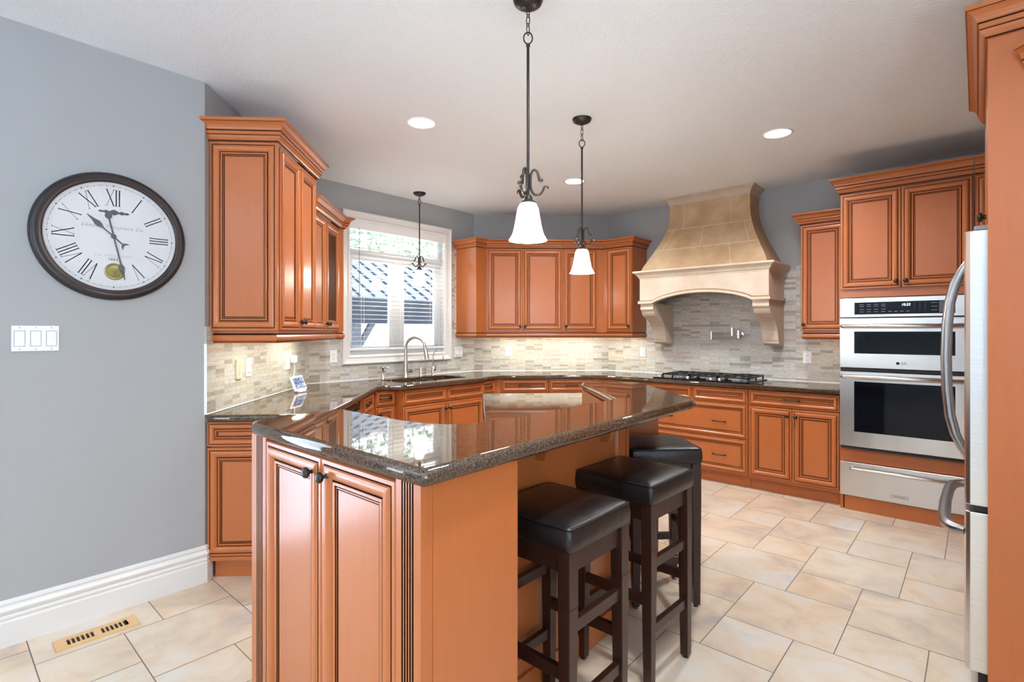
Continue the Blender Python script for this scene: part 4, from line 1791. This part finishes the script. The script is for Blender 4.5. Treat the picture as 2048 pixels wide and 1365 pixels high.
ud = fdoor(.715, 1.752, 'refrigerator_door')
ld = fdoor(.09, .690, 'freezer_drawer')
mb = MB()
hx = .15
hp = [(hx, -.038, 1.715), (hx, -.056, 1.68), (hx, -.085, 1.61), (hx, -.105, 1.52), (hx, -.116, 1.40), (hx, -.120, 1.24), (hx, -.116, 1.08), (hx, -.105, .95), (hx, -.085, .86), (hx, -.056, .79), (hx, -.038, .755)]
mb.tube(hp, [.014, .019, .022, .023, .023, .023, .023, .023, .022, .019, .014], 14)
t.part(mb, 'handle', HANDLEGREY, ud)
mb = MB()
zz = .603
hp = [(.07, -.036, zz), (.085, -.070, zz), (.13, -.095, zz), (.25, -.106, zz), (.485, -.110, zz), (.72, -.106, zz), (.84, -.095, zz), (.885, -.070, zz), (.90, -.036, zz)]
mb.tube(hp, [.016, .020, .022, .022, .022, .022, .022, .020, .016], 14)
t.part(mb, 'handle', HANDLEGREY, ld)
mb = MB()
mb.box(fx1 - .09, fx1 - .015, -.012, .05, 1.7525, 1.772)
t.part(mb, 'hinge_cover', GREYPLASTIC, bevel=.006)
mb = MB()
mb.box(fx0 + .01, fx1 - .01, -.01, .036, .692, .713)
t.part(mb, 'door_gasket', SEAL)
mb = MB()
mb.box(fx0 + .01, fx1 - .01, .0, .06, .0, .085)
t.part(mb, 'base_grille', SEAL)

t = Thing('refrigerator_surround', 'fridge', (.47, .4, 0), 'maple refrigerator enclosure with gable panel and crown at the right edge', 'cabinet')
PX = 1.0
mb = MB()
mb.box(PX - .028, PX, .027, .838, 0, 2.434)
t.part(mb, 'gable_panel', WG)
mb = MB()
mb.box(-.03, 0.0, .03, .838, 0, 2.434)
t.part(mb, 'far_panel', WG)
mb = MB()
mb.box(0.0, PX - .028, .052, .838, 1.80, 2.434)
t.part(mb, 'carcass', WG)
door(t, .003, .484, 1.806, 2.428, .052, .455, 1.872)
door(t, .488, PX - .031, 1.806, 2.428, .052, .517, 1.872)
mb = MB()
mb.sweep([(-.03, .838), (-.03, .027), (PX, .027), (PX, .838)], CROWN, 2.434)
t.part(mb, 'crown_molding', WG)

t = Thing('corner_pantry', 'world', (.4, 2.3, 0), 'maple pantry cabinet at the right edge showing only its crown end', 'cabinet')
mb = MB()
yN = 3.57 - PX - .002
mb.prism([(.14, yN), (.46, yN - .315), (.83, yN - .315), (.83, yN)], 0, 2.29)
t.part(mb, 'carcass', WG)
mb = MB()
mb.sweep([(.135, yN), (.455, yN - .320), (.83, yN - .320)], CROWN_S, 2.275)
t.part(mb, 'crown_molding', WG)

# ------------------------------------------------------------------ bar stools


def make_stool(label):
    t = Thing('bar_stool', 'world', (0, 0, 0), label, 'stool', 'bar stools at the island')
    h = .178
    zt, zb = .793, .718
    m_ = MB()
    # upholstered seat: rounded box with a soft top
    N = 10
    lv = [(h - .004, zb), (h, zb + .003), (h + .003, zb + .03), (h + .001, zt - .016), (h - .003, zt - .006), (h - .012, zt)]
    def ringpts(hh, z, r):
        pts = []
        for cx, cy, a0 in ((hh - r, hh - r, 0), (-hh + r, hh - r, PI / 2), (-hh + r, -hh + r, PI), (hh - r, -hh + r, 1.5 * PI)):
            for k in range(5):
                a = a0 + k * PI / 8
                pts.append((cx + r * math.cos(a), cy + r * math.sin(a), z))
        return pts
    rings = [ringpts(hh, z, .014) for hh, z in lv]
    rings += [ringpts(.12, zt + .006, .02), ringpts(.06, zt + .009, .015)]
    K = 20
    vs = [p for r in rings for p in r]
    fs = [(i * K + k, i * K + (k + 1) % K, (i + 1) * K + (k + 1) % K, (i + 1) * K + k) for i in range(len(rings) - 1) for k in range(K)]
    fs.append(tuple((len(rings) - 1) * K + k for k in range(K)))
    fs.append(tuple(reversed(range(K))))
    m_.add(vs, fs, 0, True)
    so = t.part(m_, 'seat_cushion', LEATHER)
    m_ = MB()
    m_.tube(ringpts(h - .0015, zt - .0045, .014), .0028, 6, closed=True)
    for sx, sy in ((1, 1), (1, -1), (-1, 1), (-1, -1)):
        c_ = h - .014 + .014 * q
        m_.tube([(sx * c_, sy * c_, zb + .004), (sx * (c_ + .002), sy * (c_ + .002), zb + .035), (sx * c_, sy * c_, zt - .02), (sx * (c_ - .006), sy * (c_ - .006), zt - .004)], .0018, 6)
    t.part(m_, 'seam', LEATHER, so)
    m_ = MB()
    a = .150
    for s_ in (-1, 1):
        m_.box(-a + .02, a - .02, s_ * a - .011, s_ * a + .011, .650, zb - .0005)
        m_.box(s_ * a - .011, s_ * a + .011, -a + .02, a - .02, .650, zb - .0005)
    t.part(m_, 'apron', DARKWOOD)
    for sx in (-1, 1):
        for sy in (-1, 1):
            m_ = MB()
            m_.taper((sx * .153, sy * .153, .012), (.0165, .0165), (sx * .151, sy * .151, .55), .0225)
            m_.taper((sx * .151, sy * .151, .55), .0225, (sx * .150, sy * .150, zb - .0005), .0225)
            lg_ = t.part(m_, 'leg', DARKWOOD, bevel=.002)
            m_ = MB()
            m_.lathe([(0, 0), (.011, 0), (.012, .004), (.012, .012), (0, .012)], (sx * .153, sy * .153, .0), 'z', 12)
            t.part(m_, 'foot_glide', BLACK, lg_)
    for sx in (-1, 1):
        for z in (.485, .235):
            m_ = MB()
            m_.box(sx * .152 - .011, sx * .152 + .011, -.132, .132, z - .019, z + .019)
            t.part(m_, 'stretcher', DARKWOOD, bevel=.002)
    for sy in (-1, 1):
        m_ = MB()
        m_.box(-.132, .132, sy * .152 - .011, sy * .152 + .011, .345 - .019, .345 + .019)
        t.part(m_, 'stretcher', DARKWOOD, bevel=.002)
    return t.o


def copy_tree(o, parent=None):
    c_ = o.copy()
    COL.objects.link(c_)
    if parent is not None:
        c_.parent = parent
    for ch in list(o.children):
        copy_tree(ch, c_)
    return c_


s1 = make_stool('dark leather bar stool nearest the camera, beside the island end cabinet')
s2 = copy_tree(s1)
s2['label'] = 'dark leather bar stool in the middle of the three along the bar'
s3 = copy_tree(s1)
s3['label'] = 'dark leather bar stool at the far end, turned at the bar corner'
for s_, (x, y, a) in ((s1, (-1.063, 1.425, 0)), (s2, (-1.078, 1.985, -2)), (s3, (-1.268, 2.560, -45))):
    s_.location = (x, y, 0)
    s_.rotation_euler = (0, 0, math.radians(a))

# ------------------------------------------------------------------ pendant lamps


def pendant(x, y, dz, label, rot):
    t = Thing('pendant_lamp', 'world', (x, y, 1.745 + dz), label, 'pendant lamp', 'pendant lamps with bell shades')
    m_ = MB()
    m_.lathe([(0, -.034), (.010, -.034), (.014, -.030), (.030, -.030), (.052, -.020), (.056, -.016), (.062, -.002), (.062, 0)], (x, y, CEIL - .0005), 'z', 28)
    t.part(m_, 'ceiling_canopy', BRONZE)
    m_ = MB()
    ztop, zb = CEIL - .03, 2.60 + dz * .9
    nl = max(2, int(round((ztop - zb) / .032)))
    for i in range(nl):
        zc = ztop - (i + .5) * (ztop - zb) / nl
        hh = (ztop - zb) / nl * .5 + .007
        pts = []
        for k in range(12):
            a = 2 * PI * k / 12
            u, v_ = .0085 * math.cos(a), hh * math.sin(a)
            pts.append((x + (u if i % 2 else 0), y + (0 if i % 2 else u), zc + v_))
        m_.tube(pts, .002, 6, closed=True)
    t.part(m_, 'chain', BRONZE)
    m_ = MB()
    ca, sa = math.cos(rot), math.sin(rot)
    m_.tube([(x + ca * .018 * math.cos(2 * PI * k / 18), y + sa * .018 * math.cos(2 * PI * k / 18), 2.582 + dz * .9 + .024 * math.sin(2 * PI * k / 18)) for k in range(18)], .003, 8, closed=True)
    t.part(m_, 'ring', BRONZE)
    m_ = MB()
    m_.tube([(x, y, 2.556 + dz * .9), (x, y, 1.915 + dz)], .0062, 10)
    m_.lathe([(.0062, 0), (.009, .003), (.009, .009), (.006, .014)], (x, y, 2.545 + dz * .9), 'z', 12)
    t.part(m_, 'stem', BRONZE)
    for k in range(3):
        a = rot + k * 2 * PI / 3
        ca, sa = math.cos(a), math.sin(a)
        prof = [(.060, 1.999), (.054, 1.994), (.049, 1.996), (.044, 2.008), (.041, 2.022), (.036, 2.033), (.0265, 2.039), (.017, 2.034), (.0115, 2.020), (.010, 2.0), (.010, 1.975), (.012, 1.958), (.018, 1.945), (.028, 1.936), (.040, 1.934), (.052, 1.939), (.060, 1.951), (.064, 1.963), (.072, 1.968), (.079, 1.965), (.083, 1.957)]
        m_ = MB()
        m_.tube([(x + ca * r, y + sa * r, z + dz) for r, z in prof], [.005, .008, .0075, .006] + [.0052] * (len(prof) - 9) + [.0055, .006, .008, .0075, .004], 8)
        t.part(m_, 'scroll_arm', BRONZE2)
    m_ = MB()
    m_.lathe([(.006, .040), (.011, .038), (.017, .030), (.019, .020), (.022, .014), (.036, .006), (.038, .002), (.034, 0), (0, 0)], (x, y, 1.897 + dz), 'z', 20)
    t.part(m_, 'shade_holder', BRONZE2)
    m_ = MB()
    pr = [(.030, 1.898), (.036, 1.892), (.0425, 1.878), (.047, 1.855), (.051, 1.830), (.056, 1.803), (.061, 1.782), (.067, 1.766), (.074, 1.754), (.079, 1.747)]
    m_.lathe([(r, z + dz) for r, z in pr], (x, y, 0), 'z', 36)
    m_.lathe([(r - .003, z + dz) for r, z in pr[::-1]], (x, y, 0), 'z', 36)
    t.part(m_, 'glass_shade', SHADEGLOW)


CA = math.radians(41.7)
pendant(-1.386, 1.655, 0, 'bronze pendant lamp with glowing bell shade, nearest and largest, over the bar', CA)
pendant(-1.902, 2.811, 0, 'bronze pendant lamp with glowing bell shade over the far end of the bar', CA)
pendant(-4.11, 3.242, .078, 'bronze pendant lamp with glowing bell shade hanging before the window', PI / 2)

# ------------------------------------------------------------------ recessed ceiling lights


def can(x, y, label=None, visible=True):
    t = Thing('recessed_light', 'world', (x, y, CEIL), label, 'ceiling light', 'recessed ceiling lights') if visible else None
    m_ = MB()
    m_.lathe([(.098, 0), (.098, -.004), (.090, -.006), (.082, -.003), (.080, 0)], (x, y, CEIL), 'z', 36)
    t.part(m_, 'trim_ring', WHITE)
    m_ = MB()
    m_.disc(.081, (x, y, CEIL - .0025), 'z', 36)
    m_.f = [f[::-1] for f in m_.f]
    t.part(m_, 'lens', CANGLOW)
    area_lamp('downlight', (x, y, CEIL - .012), .15, CAN_POWER, (.95, .97, 1), disk=True, spread=math.radians(150))


can(-2.724, 2.165, 'lit recessed ceiling light left of the front pendant')
can(-1.033, 3.914, 'lit recessed ceiling light in front of the oven tower')
can(-2.74, 3.93, 'lit recessed ceiling light beyond the middle pendant')
can(-.55, 1.25, 'added recessed ceiling light overhead, out of view above the camera')  # extra unseen downlight, added for brightness

# ------------------------------------------------------------------ clock
CXc, CZc = .612, 1.834
t = Thing('wall_clock', 'clock', (CXc, 0, CZc), 'large round wall clock with dark frame and Roman numerals on the grey wall', 'clock')
og = t.org
mb = MB()
mb.lathe([(.262, .018), (.262, .030), (.266, .034), (.270, .0335), (.276, .030), (.281, .031), (.290, .0335), (.299, .031), (.306, .022), (.310, .010), (.310, .0005)], (CXc, 0, CZc), 'y', 72)
fo = t.part(mb, 'frame', principled('dark_bronze_frame', (.014, .009, .010), .42, .1, coat=.15))
mb = MB()
mb.lathe([(.2695, .0335), (.2705, .0347), (.2725, .0343), (.274, .0318)], (CXc, 0, CZc), 'y', 72)
t.part(mb, 'frame_line', principled('rubbed_copper_line', (.13, .06, .04), .4, .3), fo)
mb = MB()
mb.disc(.263, (CXc, -.016, CZc), 'y', 72)
mb.lathe([(.2625, .016), (.2625, .020)], (CXc, 0, CZc), 'y', 72)
dial = t.part(mb, 'dial', DIAL)


def stroke(m_, p0, p1, w_, y):
    a, b = Vector(p0), Vector(p1)
    d = (b - a).normalized()
    n_ = Vector((-d.y, d.x)) * w_ / 2
    pts = [a - n_, b - n_, b + n_, a + n_]
    m_.add([(p.x, y, p.y) for p in pts], [(0, 1, 2, 3), (3, 2, 1, 0)])


def glyphs(s_, h_):
    """strokes of a Roman numeral centred on 0, height h_"""
    wd_ = {'I': .013, 'V': .034, 'X': .034}
    tot = sum(wd_[c] for c in s_)
    x = -tot / 2
    out_ = []
    th_, tn_ = .0042, .0016
    for c in s_:
        w_ = wd_[c]
        a, b = x + .003, x + w_ - .003
        m_ = x + w_ / 2
        if c == 'I':
            out_ += [((m_, -h_ / 2), (m_, h_ / 2), th_), ((m_ - .0055, h_ / 2), (m_ + .0055, h_ / 2), tn_), ((m_ - .0055, -h_ / 2), (m_ + .0055, -h_ / 2), tn_)]
        elif c == 'V':
            out_ += [((a, h_ / 2), (m_, -h_ / 2), th_), ((b, h_ / 2), (m_, -h_ / 2), tn_), ((a - .004, h_ / 2), (a + .005, h_ / 2), tn_), ((b - .004, h_ / 2), (b + .004, h_ / 2), tn_)]
        else:
            out_ += [((a, h_ / 2), (b, -h_ / 2), th_), ((b, h_ / 2), (a, -h_ / 2), tn_), ((a - .004, h_ / 2), (a + .005, h_ / 2), tn_), ((b - .004, h_ / 2), (b + .004, h_ / 2), tn_), ((a - .004, -h_ / 2), (a + .004, -h_ / 2), tn_), ((b - .005, -h_ / 2), (b + .004, -h_ / 2), tn_)]
        x += w_
    return out_


for i, s_ in enumerate(('XII', 'I', 'II', 'III', 'IIII', 'V', 'VI', 'VII', 'VIII', 'IX', 'X', 'XI')):
    if i == 4:
        s_ = 'IV'
    if i == 6:
        continue          # the pendulum bob hangs in its place
    ang = i * PI / 6
    mb = MB()
    R0 = .189
    for p0, p1, w_ in glyphs(s_, .078):
        pp = []
        for (u, v_) in (p0, p1):
            r = R0 + v_
            # up is outward, right is clockwise
            pp.append((CXc + math.sin(ang) * r + math.cos(ang) * u, CZc + math.cos(ang) * r - math.sin(ang) * u))
        stroke(mb, pp[0], pp[1], w_, -.0164)
    t.part(mb, 'numeral', INK, dial)
mb = MB()
for k in range(60):
    a = k * PI / 30
    w_, l_ = (.004, .007) if k % 5 == 0 else (.0022, .003)
    r0 = .243
    stroke(mb, (CXc + math.sin(a) * r0, CZc + math.cos(a) * r0), (CXc + math.sin(a) * (r0 + l_), CZc + math.cos(a) * (r0 + l_)), w_, -.0164)
for k in range(72):
    a, b = k * PI / 36, (k + 1) * PI / 36
    stroke(mb, (CXc + math.sin(a) * .2465, CZc + math.cos(a) * .2465), (CXc + math.sin(b) * .2465, CZc + math.cos(b) * .2465), .0008, -.0163)
random.seed(5)
for _ in range(26):
    a, r = random.random() * 2 * PI, .06 + .17 * random.random()
    s2_ = random.uniform(.001, .0022)
    stroke(mb, (CXc + math.sin(a) * r, CZc + math.cos(a) * r), (CXc + math.sin(a) * r + s2_, CZc + math.cos(a) * r + s2_ * .5), s2_, -.0163)
t.part(mb, 'minute_track', INK, dial)


def ctext(body, size, x, z, mat, shear=0., space=1.):
    text_part(body, size, T(*(Vector((x, -.0165, z)) - og)), mat, dial, 'lettering', shear=shear, space=space, extrude=.0001)


ctext('London Timepiece Co.', .024, CXc, CZc + .046, FAINT, .4, 1.12)
ctext('OLD BOND STREET', .0125, CXc, CZc - .094, FAINT, 0, 1.5)
ctext('1863', .019, CXc - .002, CZc - .112, HANDGREY, 0, 1.1)


def hand(pts2, ang, y, name, mat=HANDGREY):
    m_ = MB()
    ca, sa = math.cos(ang), math.sin(ang)
    P2 = [(CXc + sa * v_ + ca * u, CZc + ca * v_ - sa * u) for u, v_ in pts2]
    m_.prism(P2, y, y - .0012, axis='y')
    return t.part(m_, name, mat)


hh = [(.003, 0), (.003, .055), (.012, .075), (.013, .088), (.006, .108), (.0015, .14), (-.0015, .14), (-.006, .108), (-.013, .088), (-.012, .075), (-.003, .055), (-.003, 0), (-.003, -.048), (-.014, -.056), (-.02, -.07), (-.010, -.062), (0, -.058), (.010, -.062), (.02, -.07), (.014, -.056), (.003, -.048)]
hand(hh, math.radians(313), -.019, 'hour_hand')
mh = [(.0032, 0), (.0036, .135), (.010, .145), (.012, .158), (.006, .175), (.001, .215), (-.001, .215), (-.006, .175), (-.012, .158), (-.010, .145), (-.0036, .135), (-.0032, 0), (-.0036, -.085), (-.012, -.092), (-.015, -.102), (-.010, -.114), (0, -.118), (.010, -.114), (.015, -.102), (.012, -.092), (.0036, -.085)]
hand(mh, math.radians(168), -.021, 'minute_hand')
mb = MB()
mb.lathe([(0, .025), (.008, .025), (.011, .0225), (.011, .0185)], (CXc, 0, CZc), 'y', 20)
t.part(mb, 'hand_hub', HANDGREY)
mb = MB()
orn = []
for k in range(25):
    u = -1 + 2 * k / 24
    wv = .003 + .011 * max(0, 1 - abs(u) / .28) ** .6 + .006 * math.exp(-((abs(u) - .5) / .12) ** 2) + .003 * math.exp(-((abs(u) - .82) / .08) ** 2)
    if abs(u) > .97:
        wv = .0008
    orn.append((u * .062, wv))
P2 = [(CXc + .002 + x, CZc + .118 + wv - .05 * x * 0) for x, wv in orn] + [(CXc + .002 + x, CZc + .118 - wv) for x, wv in orn[::-1]]
mb.prism(P2, -.0166, -.0180, axis='y')
t.part(mb, 'scroll_ornament', HANDGREY)
mb = MB()
mb.lathe([(0, .0195), (.026, .0192), (.034, .0178), (.036, .0185), (.040, .0185), (.041, .0165)], (CXc + .004, 0, CZc - .170), 'y', 32)
t.part(mb, 'pendulum_bob', BRASS)

# ------------------------------------------------------------------ switches and outlets


def plate(fr, x0, x1, z0, z1, kind, label, gang=1, mat=PLASTIC, y0=-.0005, name=None, thick=.006):
    nm = name or ('light_switch' if kind == 'rocker' else 'power_outlet')
    cat = 'switch' if kind in ('rocker', 'dimmer') else 'outlet'
    t = Thing(nm, fr, ((x0 + x1) / 2, y0, (z0 + z1) / 2), label, cat, 'wall plates')
    m_ = MB()
    m_.box(x0, x1, y0, y0 - thick, z0, z1)
    t.part(m_, 'cover_plate', mat, bevel=.002)
    w_ = (x1 - x0) / gang
    zc = (z0 + z1) / 2
    for i in range(gang):
        xc = x0 + w_ * (i + .5)
        if kind == 'rocker':
            m_ = MB()
            m_.box(xc - .0185, xc + .0185, y0 - thick, y0 - thick - .0006, zc - .035, zc + .035)
            t.part(m_, 'recess_line', GREYPLASTIC)
            m_ = MB()
            yy = y0 - thick
            m_.add([(xc - .0165, yy - .0035, zc + .033), (xc + .0165, yy - .0035, zc + .033), (xc + .0165, yy - .002, zc), (xc - .0165, yy - .002, zc), (xc + .0165, yy - .006, zc - .033), (xc - .0165, yy - .006, zc - .033),
                    (xc - .0165, yy, zc + .033), (xc + .0165, yy, zc + .033), (xc + .0165, yy, zc - .033), (xc - .0165, yy, zc - .033)],
                   [(0, 3, 2, 1), (3, 5, 4, 2), (0, 1, 7, 6), (5, 9, 8, 4), (0, 6, 9, 5, 3), (1, 2, 4, 8, 7)])
            t.part(m_, 'rocker', mat)
        elif kind == 'dimmer':
            m_ = MB()
            m_.box(xc - .008, xc + .006, y0 - thick, y0 - thick - .006, zc - .035, zc + .035)
            t.part(m_, 'dimmer_paddle', mat, bevel=.002)
            m_ = MB()
            m_.box(xc + .010, xc + .0125, y0 - thick, y0 - thick - .002, zc - .03, zc + .03)
            t.part(m_, 'slider', GREYPLASTIC)
        else:
            for s_ in (-1, 1):
                m_ = MB()
                m_.box(xc - .0165, xc + .0165, y0 - thick, y0 - thick - .002, zc + s_ * .020 - .014, zc + s_ * .020 + .014)
                r_ = t.part(m_, 'receptacle', mat, bevel=.004)
                m_ = MB()
                for dx_ in (-.006, .006):
                    m_.box(xc + dx_ - .001, xc + dx_ + .001, y0 - thick - .002, y0 - thick - .0023, zc + s_ * .020 - .002, zc + s_ * .020 + .006)
                m_.box(xc - .002, xc + .002, y0 - thick - .002, y0 - thick - .0023, zc + s_ * .020 - .010, zc + s_ * .020 - .006)
                t.part(m_, 'slots', BLACK, r_)
    m_ = MB()
    for i in range(gang):
        xc = x0 + w_ * (i + .5)
        for s_ in (-1, 1):
            m_.lathe([(0, .0008), (.0022, .0006), (.0026, 0)], (xc, y0 - thick, zc + s_ * (z1 - z0) * .42), 'y', 8)
    t.part(m_, 'screws', GREYPLASTIC)
    return t


SY = -.0092
plate('clock', .251, .411, 1.283, 1.397, 'rocker', 'white triple rocker switch on the grey wall below the clock', 3)
plate('diag', .335, .405, 1.078, 1.198, 'dimmer', 'almond dimmer switch on the left backsplash', 1, ALMOND, SY, 'light_switch', .012)
plate('diag', .478, .548, 1.080, 1.200, 'rocker', 'white rocker switch on the left backsplash, right of the almond dimmer', 1, PLASTIC, SY)
plate('diag', 1.150, 1.262, 1.076, 1.200, 'outlet', 'white double outlet on the left backsplash behind the smart display', 2, PLASTIC, SY)
plate('sink', .196, .268, 1.088, 1.203, 'outlet', 'white outlet on the tile between the corner and the window', 1, PLASTIC, SY)
plate('sink', 1.706, 1.820, 1.087, 1.202, 'rocker', 'white double rocker switch on the tile right of the window', 2, PLASTIC, SY)
plate('back', .366, .437, 1.084, 1.197, 'outlet', 'white outlet on the back wall tile under the two-door cabinet', 1, PLASTIC, SY)
plate('oven', .417, .489, 1.088, 1.197, 'rocker', 'white switch on the tile left of the cooktop', 1, PLASTIC, SY)
plate('oven', 2.060, 2.130, 1.080, 1.190, 'outlet', 'white outlet on the tile right of the cooktop', 1, PLASTIC, SY)

# plug with its cable, and the smart display it feeds
t = Thing('power_adapter', 'diag', (1.31, -.03, 1.17), 'white plug-in power adapter with thin cable in the left backsplash outlet', 'charger')
mb = MB()
mb.box(1.225, 1.272, -.0175, -.062, 1.125, 1.185)
t.part(mb, 'plug_body', PLASTIC, bevel=.01)
mb = MB()
mb.tube([(1.25, -.04, 1.126), (1.25, -.045, 1.10), (1.235, -.05, 1.06), (1.21, -.05, 1.02), (1.20, -.055, .98), (1.20, -.06, .94), (1.19, -.075, .9195), (1.16, -.10, .918)], .0025, 6)
t.part(mb, 'cable', PLASTIC)
t = Thing('smart_display', 'diag', (1.09, -.15, .914), 'small white smart display with a lit photo screen on the left counter', 'smart display')
Ms = T(1.09, -.155, .9142) @ Matrix.Rotation(math.radians(-9), 4, 'Z') @ T(0, 0, .012) @ Matrix.Rotation(math.radians(-22), 4, 'X')
mb = MB(Ms)
mb.box(-.089, .089, 0, .012, .0, .118)
t.part(mb, 'bezel', PLASTIC, bevel=.006)
mb = MB(Ms)
mb.box(-.074, .074, -.0012, -.0002, .016, .102)
scr = t.part(mb, 'screen', TABLETPIC)
mb = MB(Ms)
rs = random.Random(3)
for _ in range(26):
    u, v_ = rs.uniform(-.06, .06), rs.uniform(.022, .094)
    su, sv = rs.uniform(.006, .018), rs.uniform(.005, .015)
    mb.box(max(-.073, u - su), min(.073, u + su), -.0016, -.0013, max(.017, v_ - sv), min(.101, v_ + sv), rs.choice((0, 1, 2)))
t.part(mb, 'photo', [emit('lit_photo_pale', (.6, .63, .75), .9), emit('lit_photo_dark', (.1, .12, .2), .8), emit('lit_photo_blue', (.3, .36, .55), .8)], scr)
mb = MB()
mb.prism([(1.045, -.115), (1.135, -.115), (1.15, -.16), (1.10, -.185), (1.04, -.165)], .9143, .930)
t.part(mb, 'stand', PLASTIC, bevel=.005)

# ------------------------------------------------------------------ floor register
t = Thing('floor_register', 'world', (-2.98, .522, 0), 'blond wood floor register with two rows of slots near the baseboard', 'floor register')
rx0, rx1, ry0, ry1 = -3.040, -2.928, .372, .670
mb = MB()
z1 = .006
fx_ = .028
mb.box(rx0, rx0 + fx_, ry0, ry1, .0004, z1)
mb.box(rx1 - fx_, rx1, ry0, ry1, .0004, z1)
xm0, xm1 = rx0 + fx_, rx1 - fx_
segs = [(ry0, ry0 + .042)]
pitch, bar = .0165, .0055
y = ry0 + .042
for gI in range(2):
    for k in range(6):
        y += pitch - bar
        segs.append((y, y + bar))
        y += bar
    if gI == 0:
        segs[-1] = (segs[-1][0], segs[-1][1] + .022)
        y += .022
segs.append((y - bar, ry1))
for a, b in segs:
    mb.box(xm0, xm1, a, b, .0004, z1)
t.part(mb, 'grille', REGISTER)
mb = MB()
mb.box(xm0, xm1, ry0 + .03, ry1 - .03, .0003, .0009)
t.part(mb, 'dark_slots', SEAL)

# ------------------------------------------------------------------ uplights added to brighten ceiling and room (behind and beside the camera, out of view)


def fill_uplight(x, y, label, power):
    t_ = Thing('added_fill_uplight', 'world', (x, y, 0), label, 'added uplight', 'added fill uplights')
    m_ = MB()
    m_.lathe([(0, .03), (.02, .03), (.12, .02), (.14, .012), (.14, 0)], (x, y, 0), 'z', 24)
    t_.part(m_, 'base', BRONZE)
    m_ = MB()
    m_.tube([(x, y, .025), (x, y, 1.48)], .012, 10)
    t_.part(m_, 'pole', BRONZE)
    m_ = MB()
    m_.lathe([(.012, 1.47), (.06, 1.485), (.12, 1.52), (.16, 1.56), (.155, 1.56), (.11, 1.527), (.05, 1.495), (0, 1.49)], (x, y, 0), 'z', 28)
    t_.part(m_, 'bowl_shade', WHITE)
    area_lamp('fill_uplight_lamp', (x, y, 1.565), .26, power, (.70, .85, 1), rot=(PI, 0, 0), disk=True)


fill_uplight(.85, .75, 'added white bowl fill uplight out of view to the right of the camera', FILL_POWER * .35)
fill_uplight(-1.6, -2.8, 'added white bowl fill uplight out of view behind the camera by the patio door', FILL_POWER * 1.3)
fill_uplight(1.6, -2.4, 'added white bowl fill uplight out of view in the dining corner', FILL_POWER)
